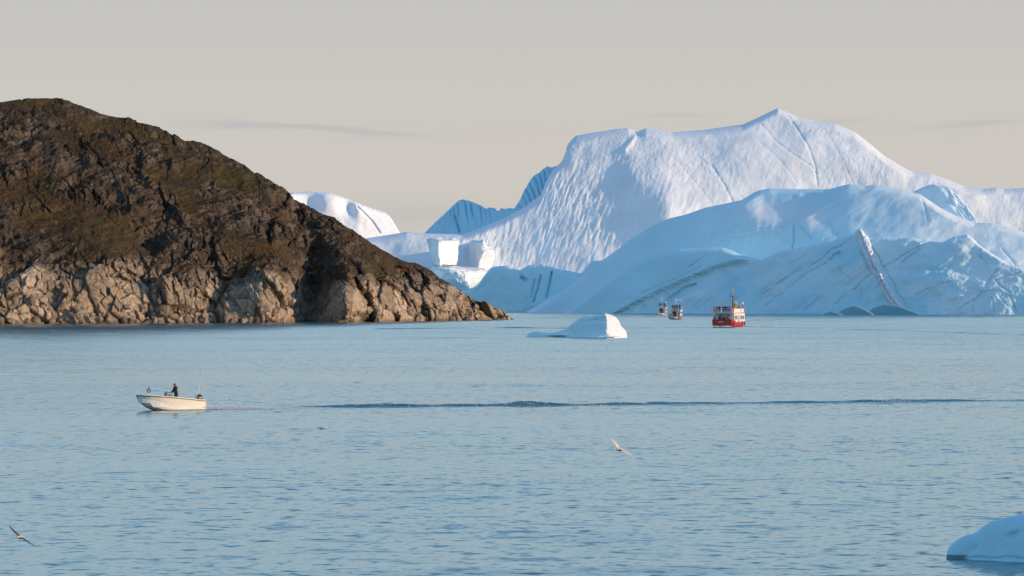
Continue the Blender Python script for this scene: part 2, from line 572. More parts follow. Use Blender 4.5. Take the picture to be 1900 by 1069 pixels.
def pB(X, Y):
    v = -0.08 + 0.15 * sstep(1180, 1300, X)
    v = v - 0.42 * blob(X, Y, 1110, 410, 80, 95) - 0.40 * blob(X, Y, 1000, 445, 60, 55)
    v = v - 0.50 * blob(X, Y, 1160, 350, 30, 60, -18)
    v = v - 1.3 * blob(X, Y, 1218, 402, 22, 24, -40) - 0.5 * blob(X, Y, 1052, 285, 9, 20)
    v = v - 0.9 * blob(X, Y, 1190, 246, 6, 8) - 0.35 * blob(X, Y, 1400, 225, 40, 12, -25)
    v = v + 0.30 * blob(X, Y, 1175, 290, 22, 50, -25) + 0.25 * blob(X, Y, 1250, 260, 30, 25)
    v = v + 0.55 * blob(X, Y, 1255, 385, 14, 25, -35) + 0.30 * blob(X, Y, 1630, 300, 40, 22, 40)
    v = v - 0.22 * blob(X, Y, 1330, 280, 60, 40) - 0.16 * blob(X, Y, 1470, 250, 40, 40)
    v = v + 0.15 * blob(X, Y, 1120, 262, 40, 14) + 0.10 * blob(X, Y, 760, 480, 60, 40)
    v = v - 0.7 * blob(X, Y, 720, 446, 26, 8, -8) - 0.5 * blob(X, Y, 730, 474, 40, 10)
    v = v - 0.9 * blob(X, Y, 770, 490, 26, 14) + 0.2 * blob(X, Y, 860, 470, 40, 20)
    return v
def qB(X, Y):
    return 0.75 + 0.5 * sstep(330, 240, Y) + 0.25 * sstep(900, 700, X) + 0.5 * blob(X, Y, 1250, 300, 60, 60)
GB = [([(1412, 230), (1440, 262), (1470, 285), (1505, 308), (1515, 322)], 1.5, 1.0),
      ([(1455, 205), (1480, 240), (1500, 272), (1513, 310), (1517, 345)], 2.0, 1.3),
      ([(1320, 305), (1345, 345), (1360, 375)], 2.0, 1.4), ([(1290, 285), (1330, 320)], 1.5, 0.8),
      ([(1400, 255), (1450, 300), (1480, 340)], 1.5, 0.6), ([(1530, 240), (1560, 290), (1585, 345)], 1.5, 0.5),
      ([(1230, 270), (1300, 350), (1330, 390)], 1.5, 0.6)]
def bB(X, Y):
    h = np.zeros(X.shape)
    for pl, w, a in GB:
        d, s, t = dline(X, Y, pl)
        h += 0.45 * a * np.exp(-(d / (0.8 * w)) ** 2)
    # wind-carved runnels, strongest on the hollow face
    m = np.clip(blob(X, Y, 1110, 400, 130, 110) + 0.6 * blob(X, Y, 900, 460, 90, 50) + 0.15 * sstep(1200, 1300, X), 0, 1)
    wv = fbm(X * 0.16 + Y * 0.05, Y * 0.035, 0 * X + 2.0, 3, gain=0.6, seed=51)
    h += m * 1.6 * wv
    d, s, t = dline(X, Y, [(1184, 246), (1172, 262), (1160, 278)])
    h -= 1.2 * np.exp(-(d / 4.5) ** 2)
    return h
main_mass = shell('snow_dome', silB, 1900, M_snow, bergB, pB, qB, SNOW, bB, noise=((38, 5.0, 1.0, 1), (9, 0.5, 0.7, 2)),
                  crest=(14, 12.0), back=160, nx=760, nt=230, anchor=1000, seed=10)

# blue fluted wall and peak showing over its left shoulder
silF = [(770, 450), (785, 435), (805, 415), (830, 392), (845, 377), (852, 371.5), (859, 370), (871, 373), (891, 380.5), (903, 388), (906, 385), (918, 386),
        (922, 391), (926, 391), (930, 386), (936, 388), (944, 386), (954, 387), (964, 372), (973, 352), (975, 349), (984, 334), (990, 326), (1001, 320), (1008, 313),
        (1015, 309), (1024, 311), (1033, 307), (1048, 312), (1060, 330)]
def bF(X, Y):
    w = 2.2 * fbm(X * 0.03, Y * 0.012, 0 * X, 3, seed=61)
    ph = (X * 1.0 + (435 - Y) * (0.18 + 0.30 * sstep(930, 960, X) - 0.55 * sstep(860, 800, X))) / 7.5 + w
    f = np.abs(np.sin(ph * math.pi * 0.62)) ** 0.5
    a = 0.5 + 3.2 * np.clip(blob(X, Y, 870, 385, 35, 22) + blob(X, Y, 995, 350, 40, 40), 0, 1)
    d, s, t = dline(X, Y, [(845, 402), (848, 415), (853, 430)])
    return -a * f + 2.5 * np.exp(-(d / 2.0) ** 2)
shell('fluted_wall', silF, 1985, M_flute, bergB, lambda X, Y: -0.5 + 0 * X, 0.55, BLUE, bF, noise=((20, 2.5, 0.5, 4),),
      crest=(4, 3.0), back=60, nx=330, nt=150, anchor=900, jitter=1.6, seed=20)

# cliff foot of the same berg, in the shade, down to the water on the left
silC = [(640, 490), (700, 470), (760, 490), (790, 520), (820, 540), (860, 541), (885, 530), (900, 510), (910, 497), (920, 494), (942, 493), (956, 499), (964, 502), (972, 497), (982, 492),
        (1007, 490), (1022, 494), (1033, 499), (1058, 503), (1078, 508), (1092, 490), (1100, 484), (1118, 483), (1140, 500), (1180, 540), (1200, 570)]
def pC(X, Y):
    return -0.55 - 0.5 * blob(X, Y, 930, 520, 40, 30) + 0.35 * blob(X, Y, 1000, 510, 14, 12) + 0.25 * blob(X, Y, 1060, 505, 20, 12)
def bC(X, Y):
    h = np.zeros(X.shape)
    for pl, w, a in (([(1024, 505), (1020, 525), (1014, 552)], 2.2, 3.0), ([(1003, 512), (998, 535), (990, 560)], 2.0, 2.0),
                     ([(992, 520), (985, 552)], 1.6, 1.5), ([(968, 515), (976, 520)], 2.5, 3.0), ([(960, 500), (972, 516)], 2, 1.5)):
        d, s, t = dline(X, Y, pl)
        h += a * np.exp(-(d / w) ** 2)
    return h
def tC(X, Y, P, c):
    n = fbm(P[..., 0] * 0.03, P[..., 1] * 0.03, P[..., 2] * 0.06, 3, seed=71)[..., None]
    k = np.clip(sstep(555, 500, Y)[..., None] * 0.5 + n * 0.8, 0, 1)
    return c * (1 - k) + np.array(ICE) * k
shell('ice_cliff', silC, 1790, M_ice, bergB, pC, lambda X, Y: 0.35 + 0.5 * sstep(520, 495, Y), (0.52, 0.84, 0.91), bC,
      noise=((30, 5.0, 1.0, 3), (7, 0.8, 1.0, 5)), crest=(7, 5.0), back=60, nx=340, nt=90, anchor=930, tint=tC, jitter=2.0, seed=30)

def faceted(name, verts, faces, mat, parent, col, sub=3, rough=0.5, seed=0, bev=1.0):
    """A block of ice with flat cut faces: corner points (px, py, Y)."""
    bm = bmesh.new()
    vs = [bm.verts.new(at(*v)) for v in verts]
    for f in faces:
        bm.faces.new([vs[i] for i in f])
    bmesh.ops.recalc_face_normals(bm, faces=bm.faces)
    bmesh.ops.bevel(bm, geom=list(bm.edges), offset=bev, segments=2, profile=0.6, affect='EDGES')
    bmesh.ops.triangulate(bm, faces=bm.faces)
    bmesh.ops.subdivide_edges(bm, edges=bm.edges, cuts=sub, use_grid_fill=True)
    co = np.array([v.co for v in bm.verts])
    n = np.stack([fbm(co[:, 0] * .12 + i * 9, co[:, 1] * .12, co[:, 2] * .12, 4, seed=seed + i) for i in range(3)], -1)
    n += 0.35 * np.stack([fbm(co[:, 0] * .5 + i * 9, co[:, 1] * .5, co[:, 2] * .35, 3, seed=seed + 20 + i) for i in range(3)], -1)
    for v, d in zip(bm.verts, n):
        v.co += Vector(d) * rough
    me = bpy.data.meshes.new(name)
    bm.to_mesh(me); bm.free()
    a = me.color_attributes.new('col', 'FLOAT_COLOR', 'POINT')
    a.data.foreach_set('color', np.tile(np.array([*col, 1.0], np.float32), len(me.vertices)))
    me.materials.append(mat)
    o = bpy.data.objects.new(name, me)
    COL.objects.link(o)
    o.parent = parent
    o.matrix_parent_inverse = parent.matrix_basis.inverted()
    return o

def prism(ring_top, ring_bot):
    """Corner list and faces of a block from its top and bottom outlines."""
    n = len(ring_top)
    v = list(ring_top) + list(ring_bot)
    f = [tuple(range(n)), tuple(range(2 * n - 1, n - 1, -1))]
    for i in range(n):
        j = (i + 1) % n
        f.append((i, j, n + j, n + i))
    return v, f

# two cut blocks standing on a ledge, and the ledge below them
v, f = prism([(790, 444, 1875), (812, 447, 1846), (857, 445, 1886), (838, 440, 1915)],
             [(803, 492, 1872), (815, 495, 1852), (848, 492, 1884), (835, 488, 1900)])
faceted('ice_block', v, f, M_ice, bergB, (0.76, 0.83, 0.86), sub=4, rough=2.0, seed=3, bev=2.6)
v, f = prism([(866, 450, 1914), (886, 449, 1900), (899, 466, 1874), (921, 462, 1912), (914, 452, 1940), (884, 446, 1950)],
             [(872, 500, 1910), (880, 503, 1900), (884, 505, 1880), (910, 506, 1908), (908, 498, 1930), (884, 494, 1935)])
faceted('ice_block', v, f, M_ice, bergB, (0.76, 0.83, 0.86), sub=4, rough=2.0, seed=5, bev=2.6)
v, f = prism([(786, 494, 1868), (812, 497, 1832), (860, 500, 1832), (912, 503, 1868), (905, 494, 1920), (820, 488, 1905)],
             [(765, 545, 1860), (822, 548, 1846), (872, 536, 1842), (900, 526, 1868), (895, 540, 1905), (810, 545, 1900)])
faceted('ice_ledge', v, f, M_ice, bergB, (0.76, 0.83, 0.87), sub=4, rough=2.4, seed=8, bev=3.5)

# ------------------------------------------------------------------ far white iceberg over the hill's shoulder
bergD = empty('iceberg', at(640, 570, 2280))
bergD.location.z = 0
tag(bergD, 'distant white iceberg with flat cut faces peeping over the shoulder of the brown hill', 'iceberg')
silD = [(440, 380), (500, 366), (543, 357.5), (571, 355.5), (611, 357.5), (632, 364), (657, 374), (687, 385.5), (712, 393), (720, 398), (728, 408), (735, 420), (742, 432), (752, 452), (770, 500), (790, 560)]
def pD(X, Y):
    v = 0.55 + 0 * X
    v = v - 2.6 * blob(X, Y, 594, 376, 24, 16, 15) - 2.2 * blob(X, Y, 655, 385, 9, 20, -22) - 0.7 * blob(X, Y, 556, 358, 30, 6)
    v = v - 0.8 * blob(X, Y, 640, 416, 50, 10, 24) - 0.5 * blob(X, Y, 630, 362, 30, 6, 15)
    return v
def bD(X, Y):
    d, s, t = dline(X, Y, [(664, 384), (690, 410), (705, 432)])
    return 1.5 * np.exp(-(d / 1.5) ** 2)
shell('ice_body', silD, 2250, M_ice, bergD, pD, lambda X, Y: 0.6 + 0 * X, (0.84, 0.89, 0.93), bD, noise=((30, 4.0, 1.0, 3), (9, 1.0, 1.0, 5)),
      crest=(6, 6.0), back=100, nx=200, nt=120, anchor=650, jitter=2.0, seed=40)

# ------------------------------------------------------------------ blue iceberg in front on the right
bergA = empty('iceberg', at(1500, 583, 1600))
bergA.location.z = 0
tag(bergA, 'broad blue iceberg in shade with dirty cracks, behind the red ship', 'iceberg')

silA = [(960, 592), (975, 580), (1007, 562), (1048, 536.5), (1083, 511), (1116, 484), (1146, 463), (1174, 440.5), (1200, 425), (1222, 413), (1240, 406), (1274, 397.5),
        (1310, 385), (1345, 378), (1377, 371), (1399, 357), (1410, 353), (1428, 349.5), (1480, 351), (1539, 351), (1560, 345), (1576, 341.5), (1590, 343), (1605, 345.5), (1624, 343),
        (1645, 346), (1672, 351), (1708, 361), (1745, 386), (1775, 401), (1808, 413), (1841, 414), (1870, 421), (1900, 430.5), (1960, 445), (2040, 455),
        (2140, 470), (2240, 510), (2300, 570)]
def pA(X, Y):
    v = -0.60 + 0.36 * sstep(1530, 1680, X) + 0.06 * sstep(430, 380, Y) * sstep(1380, 1500, X)
    v = v - 0.25 * sstep(1300, 1150, X)
    v = v + 1.25 * blob(X, Y, 1425, 395, 48, 17, 4) + 1.0 * blob(X, Y, 1508, 405, 22, 12, 4)
    v = v - 0.55 * blob(X, Y, 1505, 395, 34, 9, -30) - 0.4 * blob(X, Y, 1330, 400, 60, 20, -12)
    v = v + 0.18 * blob(X, Y, 1770, 430, 60, 50) + 0.10 * blob(X, Y, 1580, 390, 50, 30) + 0.15 * blob(X, Y, 1640, 400, 30, 40)
    v = v - 0.25 * blob(X, Y, 1540, 360, 60, 12) - 0.3 * blob(X, Y, 1490, 440, 18, 20, -60)
    return v
def qA(X, Y):
    return 0.85 + 0.35 * sstep(400, 350, Y) - 0.45 * blob(X, Y, 1400, 445, 90, 22) + 0.4 * blob(X, Y, 1440, 395, 70, 25)
GA = [([(1305, 440), (1345, 432), (1400, 425), (1455, 420)], 1.2, 0.5), ([(1315, 450), (1360, 440), (1420, 432)], 1.0, 0.4),
      ([(1485, 418), (1508, 445)], 1.3, 0.7), ([(1533, 405), (1555, 438)], 1.3, 0.7), ([(1490, 360), (1560, 372), (1530, 392)], 4, 0.8),
      ([(1708, 362), (1716, 385), (1722, 410)], 1.5, 0.6), ([(1860, 462), (1880, 485), (1893, 505)], 1.5, 1.0), ([(1473, 420), (1474, 440), (1470, 462)], 1.5, 1.2)]
def bA(X, Y):
    h = np.zeros(X.shape)
    for pl, w, a in GA:
        d, s, t = dline(X, Y, pl)
        h += a * np.exp(-(d / w) ** 2)
    f = np.abs(np.sin((X * 0.9 + Y * 0.25) * 0.25 + 2 * fbm(X * 0.03, Y * 0.03, 0 * X, 2, seed=5)))
    h += 0.8 * f * blob(X, Y, 1420, 445, 70, 22)
    h += 1.2 * fbm((X * 0.5 + Y * 0.86) * 0.03, (X * 0.86 - Y * 0.5) * 0.010, 0 * X, 4, seed=99)
    return h
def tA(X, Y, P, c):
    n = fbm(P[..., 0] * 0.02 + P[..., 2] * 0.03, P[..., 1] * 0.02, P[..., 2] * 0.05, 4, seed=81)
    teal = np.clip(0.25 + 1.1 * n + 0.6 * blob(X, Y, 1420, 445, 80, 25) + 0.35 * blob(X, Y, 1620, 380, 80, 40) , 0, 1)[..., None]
    white = np.clip(1.1 * blob(X, Y, 1430, 393, 60, 20) + blob(X, Y, 1510, 405, 30, 14) + sstep(1500, 1800, X) * 0.7 - n * 0.6, 0, 1)[..., None]  # sunlit patches and weaker light to the right painted into the ice colour
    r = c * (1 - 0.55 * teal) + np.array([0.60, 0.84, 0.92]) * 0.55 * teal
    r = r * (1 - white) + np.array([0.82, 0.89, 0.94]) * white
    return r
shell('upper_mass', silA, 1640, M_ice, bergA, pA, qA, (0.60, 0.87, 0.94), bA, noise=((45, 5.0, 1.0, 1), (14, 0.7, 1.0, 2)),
      crest=(12, 10.0), back=110, nx=620, nt=170, anchor=1400, tint=tA, seed=50)

# pale broken peak behind its right shoulder
silP = [(1686, 372), (1694, 356), (1712, 348), (1725, 343), (1733, 342), (1745, 345), (1757, 345.5), (1764, 352), (1775, 360.5), (1784, 369), (1793, 379), (1800, 392), (1808, 401), (1812, 413), (1822, 430)]
def bP(X, Y):
    return 1.8 * fbm(X * 0.08 - Y * 0.06, Y * 0.03, 0 * X, 4, seed=13, ridged=True) * sstep(1735, 1760, X - (Y - 345) * 0.55)
def pP(X, Y):
    return -0.7 + 0.62 * sstep(1728, 1752, X - (Y - 345) * 0.7)
shell('broken_peak', silP, 1690, M_ice, bergA, pP, 0.7, (0.68, 0.86, 0.93), bP, noise=((8, 1.2, 1.0, 3),), crest=(4, 2.0), back=40, nx=120, nt=150,
      anchor=1750, jitter=2.0, seed=60)

# rounded lobe low on the left
silL = [(1030, 590), (1070, 566), (1110, 536), (1150, 505), (1180, 485), (1205, 475), (1230, 468), (1262, 463), (1296, 460.5), (1325, 459), (1342, 459.5), (1358, 465), (1372, 472), (1400, 479), (1425, 487), (1450, 510), (1475, 550)]
def pL(X, Y):
    return -0.72 + 0.5 * sstep(1360, 1430, X) + 0.25 * blob(X, Y, 1340, 470, 40, 10) - 0.3 * blob(X, Y, 1180, 520, 60, 30)
def bL(X, Y):
    # an undercut band of rough dirty ice runs up through it
    d, s, t = dline(X, Y, [(1150, 582), (1200, 556), (1255, 530), (1310, 506), (1360, 490), (1410, 482)])
    n = fbm(X * 0.09, Y * 0.16, 0 * X, 4, seed=17, ridged=True)
    h = 3.0 * sstep(-9, 3, s) - 0.55 * n * np.exp(-(d / 14) ** 2)
    for pl, w, a in (([(1280, 495), (1300, 480), (1312, 470)], 1.3, 0.8), ([(1190, 545), (1260, 515), (1300, 495)], 1.3, 0.6), ([(1240, 556), (1270, 535), (1290, 528)], 3.0, 2.2)):
        d2, s2, t2 = dline(X, Y, pl)
        h += a * np.exp(-(d2 / w) ** 2)
    return h
def tL(X, Y, P, c):
    d, s, t = dline(X, Y, [(1150, 582), (1200, 556), (1255, 530), (1310, 506), (1360, 490), (1410, 482)])
    n = fbm(P[..., 0] * 0.10, P[..., 1] * 0.1, P[..., 2] * 0.22, 4, seed=83)
    band = np.clip(np.exp(-((s - 6) / 12) ** 2) * 1.0, 0, 1)[..., None]
    dirt = np.clip(np.exp(-((s - 4) / 9) ** 2) * (n * 2.0 - 0.25), 0, 0.18)[..., None]
    r = c * (1 - 0.7 * band) + np.array([0.62, 0.86, 0.90]) * 0.7 * band
    return r * (1 - dirt) + np.array([0.16, 0.20, 0.20]) * dirt
shell('rounded_lobe', silL, 1625, M_ice, bergA, pL, lambda X, Y: 0.7 + 0.6 * sstep(490, 460, Y), (0.54, 0.85, 0.93), bL, noise=((30, 4.0, 1.0, 1), (8, 0.6, 1.0, 2)),
      crest=(10, 8.0), back=50, nx=300, nt=110, anchor=1250, tint=tL, seed=70)

# cracked slab rising to a little peak in front
silS = [(1215, 590), (1230, 577), (1263, 552), (1291, 541), (1342, 521), (1390, 496), (1422, 478), (1448, 466), (1496, 458), (1539, 448), (1566, 441), (1583, 435), (1590, 427), (1595, 423.5), (1600, 426), (1606, 436),
        (1613, 441), (1626, 440.5), (1639, 440), (1664, 442), (1680, 440.5), (1696, 441), (1710, 446.5), (1727, 448), (1748, 450), (1770, 439), (1795, 435), (1806, 443), (1816, 454),
        (1837, 468), (1856, 480), (1870, 488), (1900, 498), (1980, 512), (2060, 540), (2120, 588)]
RIDGE = [(1594, 424), (1604, 450), (1612, 470), (1620, 492), (1630, 508), (1641, 530), (1652, 550), (1668, 571)]
CRACKS = [  # polyline, half width px, depth m, dirt
    ([(1587, 436), (1570, 450), (1545, 464), (1520, 482), (1500, 500)], 1.6, 1.4, 0.7),
    ([(1540, 483), (1548, 476), (1558, 470)], 2.2, 2.0, 0.5), ([(1558, 469), (1559, 479)], 1.6, 1.6, 0.5),
    ([(1556, 495), (1560, 505), (1572, 513), (1577, 520)], 1.4, 1.2, 0.6),
    ([(1597, 462), (1604, 482), (1612, 500), (1619, 506), (1610, 516), (1592, 530), (1570, 548), (1545, 565)], 1.7, 1.8, 0.85),
    ([(1594, 532), (1597, 548), (1596, 562)], 1.4, 1.0, 0.4),
    ([(1640, 495), (1672, 478), (1690, 465), (1706, 456), (1728, 449)], 1.8, 1.8, 0.8), ([(1672, 490), (1690, 476), (1705, 463)], 1.8, 1.6, 0.75),
    ([(1617, 448), (1621, 462), (1630, 476), (1638, 492), (1650, 512), (1660, 528), (1668, 545), (1682, 566)], 1.5, 1.8, 0.85),
    ([(1750, 450), (1765, 444), (1785, 437)], 1.6, 1.2, 0.6), ([(1776, 441), (1781, 452)], 1.2, 1.0, 0.4),
    ([(1817, 476), (1824, 480), (1832, 486), (1833, 491)], 2.0, 1.8, 0.9),
    ([(1892, 505), (1872, 510), (1852, 519), (1848, 520)], 1.8, 1.6, 0.8), ([(1852, 500), (1846, 506), (1836, 518), (1829, 530), (1832, 538)], 1.7, 1.6, 0.7),
    ([(1848, 520), (1858, 532), (1874, 542)], 1.8, 1.6, 0.8), ([(1842, 539), (1822, 543), (1808, 556), (1775, 578)], 1.7, 1.6, 0.8),
    ([(1806, 558), (1803, 580)], 1.4, 1.2, 0.6), ([(1838, 552), (1844, 566), (1846, 582)], 1.6, 1.4, 0.7), ([(1874, 550), (1880, 566), (1887, 582)], 2.0, 1.8, 0.7),
    ([(1854, 548), (1870, 568)], 1.3, 1.0, 0.5), ([(1740, 545), (1745, 560), (1750, 566)], 1.2, 0.8, 0.3),
    ([(1398, 584), (1440, 552), (1480, 520), (1520, 496), (1532, 488)], 1.6, 1.3, 0.16), ([(1438, 530), (1470, 508), (1505, 488)], 1.4, 1.0, 0.22),
    ([(1375, 584), (1420, 545), (1460, 515)], 1.4, 0.8, 0.1), ([(1440, 500), (1470, 488), (1500, 472)], 1.3, 0.7, 0.15), ([(1500, 555), (1540, 525), (1562, 512)], 1.4, 0.8, 0.15),
    ([(1700, 548), (1740, 530), (1790, 515)], 1.4, 0.7, 0.2), ([(1555, 560), (1590, 545)], 1.3, 0.6, 0.3)]
def pS(X, Y):
    v = -0.60 + 0.16 * sstep(1640, 1780, X)
    v = v - 0.35 * blob(X, Y, 1560, 500, 40, 30, -30) + 0.20 * blob(X, Y, 1440, 530, 50, 14, -38) - 0.25 * blob(X, Y, 1500, 540, 50, 12, -38)
    v = v + 0.22 * blob(X, Y, 1655, 470, 30, 20) - 0.25 * blob(X, Y, 1740, 490, 40, 20) + 0.20 * blob(X, Y, 1790, 530, 30, 20)
    v = v + 0.25 * blob(X, Y, 1880, 560, 40, 20) + 0.2 * blob(X, Y, 1700, 540, 40, 20)
    return v
def bS(X, Y):
    wob = 9.0 * fbm(X * 0.045, Y * 0.045, 0 * X, 6, gain=0.62, seed=91)
    h = np.zeros(X.shape)
    for pl, w, a, dt in CRACKS:
        d, s, t = dline(X + wob, Y + wob * 0.5, pl)
        h += 0.5 * a * np.exp(-(d / w) ** 2)
    d, s, t = dline(X + wob * 0.7, Y, RIDGE)
    wd = np.interp(t, [0, 0.2, 0.5, 0.6, 0.8, 1], [7, 11, 11, 6, 12, 7])
    k = sstep(wd, wd * 0.75, d)
    h -= k * (2.6 + 1.2 * fbm(X * 0.16, Y * 0.16, 0 * X, 3, seed=93)) + 1.5 * k * (d / wd - 0.5) * np.sign(s)
    # long parallel folds running up to the right
    uu = (X * 0.62 + Y * 0.78)
    h += 1.3 * np.sin(uu / 11.0 + 2.0 * fbm(X * 0.01, Y * 0.02, 0 * X, 2, seed=94)) * blob(X, Y, 1470, 520, 90, 45) * 0.8
    h += 1.5 * fbm(uu * 0.07, (X * 0.78 - Y * 0.62) * 0.012, 0 * X, 4, gain=0.55, seed=96) * (1 - 0.5 * sstep(1640, 1760, X))
    h += 1.6 * fbm(X * 0.03, Y * 0.05, 0 * X, 4, gain=0.55, seed=98) * sstep(1620, 1720, X)
    # terraces on the right
    h += 2.2 * sstep(-3, 3, dline(X, Y, [(1640, 506), (1700, 500), (1760, 505), (1800, 512)])[1]) * -blob(X, Y, 1720, 520, 80, 22)
    return h
def tS(X, Y, P, c):
    wob = 9.0 * fbm(X * 0.045, Y * 0.045, 0 * X, 6, gain=0.62, seed=91)
    br = np.clip(0.45 + 2.0 * fbm(X * 0.05, Y * 0.05, 0 * X + 7, 3, seed=97), 0.0, 1.0)
    n = fbm(P[..., 0] * 0.05, P[..., 1] * 0.05, P[..., 2] * 0.08, 4, seed=85)
    pale = np.clip(0.45 + 1.6 * n + 0.35 * sstep(1650, 1850, X), 0, 1)[..., None]  # uneven ice tone, plus weak sunlight on the right put into the colour
    r = c * (1 - pale) + np.array([0.74, 0.90, 0.93]) * pale
    dirt = np.zeros(X.shape)
    for pl, w, a, dt in CRACKS:
        d, s, t = dline(X + wob, Y + wob * 0.5, pl)
        dirt = np.maximum(dirt, (0.5 if dt >= 0.8 else 0.32) * dt * np.exp(-(d / (w * (0.30 + 0.5 * br))) ** 2) * br * sstep(0, 0.12, t) * sstep(1, 0.85, t))
    d, s, t = dline(X + wob * 0.7, Y, RIDGE)
    wd = np.interp(t, [0, 0.2, 0.5, 0.6, 0.8, 1], [7, 11, 11, 6, 12, 7])
    k = sstep(wd * 1.05, wd * 0.8, d)[..., None]
    r = r * (1 - k) + np.array([0.74, 0.82, 0.85]) * k
    dirt = np.maximum(dirt, 0.18 * k[..., 0] * np.clip(fbm(X * .1, Y * .1, 0 * X, 3, seed=95) * 2, 0, 1))
    gp = np.clip(0.35 * blob(X, Y, 1725, 498, 40, 8) * (0.5 + n), 0, 0.3)
    dirt = np.maximum(dirt, gp)[..., None]
    return r * (1 - dirt) + np.array([0.17, 0.18, 0.18]) * dirt
shell('cracked_slab', silS, 1580, M_ice, bergA, pS, lambda X, Y: 0.62 + 0.25 * sstep(480, 440, Y), (0.46, 0.80, 0.91), bS,
      noise=((32, 4.5, 1.0, 1), (10, 1.3, 1.0, 2)), crest=(6, 4.0), back=40, nx=620, nt=125, anchor=1600, tint=tS, jitter=0.8, seed=80)

# smooth grey-green tongues of wet ice at the waterline
def tongue(sil, dist, seed):
    shell('wet_ice_foot', sil, dist, M_wet, bergA, lambda X, Y: -0.6 + 0 * X, 1.0, (0.20, 0.40, 0.45), None, noise=((10, 0.6, 1, 1),), crest=(3, 3.0), back=25,
          nx=90, nt=16, step=1.0, seed=seed)
tongue([(1525, 584), (1535, 580), (1545, 578), (1555, 580), (1565, 584)], 1525, 1)
tongue([(1548, 584), (1560, 577), (1575, 570), (1586, 567.5), (1598, 570), (1610, 576), (1622, 584)], 1530, 2)
tongue([(1606, 584), (1618, 573), (1630, 568), (1643, 565), (1655, 566), (1670, 568), (1685, 574), (1702, 580), (1712, 584)], 1540, 3)

# ------------------------------------------------------------------ small iceberg afloat in the middle
bergS = empty('small_iceberg', at(1090, 626, wdist(626)))
tag(bergS, 'small iceberg with a sunlit white right end, afloat left of the red ship', 'iceberg')
silM = [(974, 629), (977, 623), (981, 618.5), (989, 615.5), (998, 615), (1006, 616), (1016, 617.5), (1023, 618), (1034, 616), (1041, 614), (1047, 611), (1053, 607.5), (1064, 598), (1070, 594), (1076, 590), (1083, 587), (1090, 585),
        (1098, 585), (1105, 584.5), (1113, 583.5), (1119, 582), (1123, 580.8), (1128, 582), (1134, 584), (1140, 586.5), (1145, 590.5), (1149, 597), (1151, 602), (1153, 606), (1157, 609.5), (1161, 613.5), (1163, 619), (1164, 629)]
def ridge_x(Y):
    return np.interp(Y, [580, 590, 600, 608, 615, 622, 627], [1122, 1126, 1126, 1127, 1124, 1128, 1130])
def pM(X, Y):
    rx = ridge_x(Y) + 1.5 * np.sin(Y * 0.9)
    return np.where(X < rx, -0.75, 1.3) + 0.5 * blob(X, Y, 1010, 619, 20, 5)
def bM(X, Y):
    h = 0.9 * blob(X, Y, 1108, 594, 16, 4, -10) + 0.35 * np.abs(np.sin(X * 0.5 + Y * 0.15)) * blob(X, Y, 1092, 609, 25, 9)
    h -= 1.6 * sstep(621, 625, Y) * blob(X, Y, 1105, 626, 26, 8)
    h -= 0.9 * blob(X, Y, 1034, 622, 18, 2.0) + 0.5 * blob(X, Y, 1018, 618.5, 5, 1.5)
    return h
shell('ice_body', silM, wdist(626), M_floe, bergS, pM, lambda X, Y: 0.45 + 1.2 * sstep(596, 584, Y), (0.60, 0.88, 0.93), bM, noise=((5, 1.0, 1, 1), (1.7, 0.34, 1, 2)),
      crest=(4, 1.5), back=9, nx=280, nt=80, step=0.8, anchor=1000, jitter=0.8, foot=2.5, seed=90,
      tint=lambda X, Y, P, c: c * (1 - sstep(-3, 3, X - ridge_x(Y))[..., None]) + np.array([0.76, 0.79, 0.81]) * sstep(-3, 3, X - ridge_x(Y))[..., None])  # sun on the right end painted as whiter ice past the ridge

v, f = prism([(1086, 622, 792), (1112, 624, 786), (1140, 625, 784), (1163, 624.5, 790), (1150, 622, 797), (1110, 620.5, 798)],
             [(1086, 629, 792), (1112, 629.5, 786), (1140, 630, 784), (1163, 629, 790), (1150, 628, 797), (1110, 628, 798)])
faceted('ice_foot', v, f, M_floe, bergS, (0.80, 0.85, 0.88), sub=2, rough=0.25, seed=12, bev=0.15)
# ------------------------------------------------------------------ blue ice floe cut by the right edge
bergF = empty('ice_floe', at(1880, 1040, wdist(1040)))
tag(bergF, 'smooth blue ice floe in the near right corner of the picture', 'ice floe')
silN = [(1754, 1044), (1755.5, 1033), (1757, 1024), (1759, 1018), (1765, 1010), (1773, 1003), (1782, 998), (1791, 994), (1802, 991), (1812, 987), (1817, 982), (1822, 978), (1829, 973), (1836, 969),
        (1845, 966), (1854, 964.5), (1865, 961), (1876, 958), (1888, 956), (1900, 954), (1940, 950), (1985, 952), (2030, 965), (2070, 990), (2095, 1020), (2105, 1044)]
def pN(X, Y):
    return -0.75 - 0.5 * blob(X, Y, 1765, 1015, 14, 20) + 1.2 * sstep(1960, 2060, X)
def bN(X, Y):
    h = 0.22 * blob(X, Y, 1880, 993, 14, 6, -20) + 0.10 * blob(X, Y, 1800, 1020, 14, 8, -35)
    h += 0.18 * sstep(1028, 1037, Y) * sstep(1800, 1788, X)
    h += 0.10 * np.exp(-((Y - 1036 - 1.5 * np.sin(X * 0.11)) / 3.0) ** 2)
    d, s, t = dline(X, Y, [(1813, 1014), (1804, 1024), (1794, 1032)])
    h += 0.05 * np.exp(-(d / 3) ** 2)
    return h
shell('ice_body', silN, wdist(1040), M_near, bergF, pN, lambda X, Y: 0.5 + 1.1 * sstep(990, 955, Y), (0.40, 0.76, 0.87), bN, noise=((1.6, 0.16, 1, 1), (0.4, 0.03, 1, 2)),
      crest=(10, 0.35), back=3.0, nx=260, nt=90, step=1.5, anchor=1820, jitter=1.0, foot=6, seed=100)

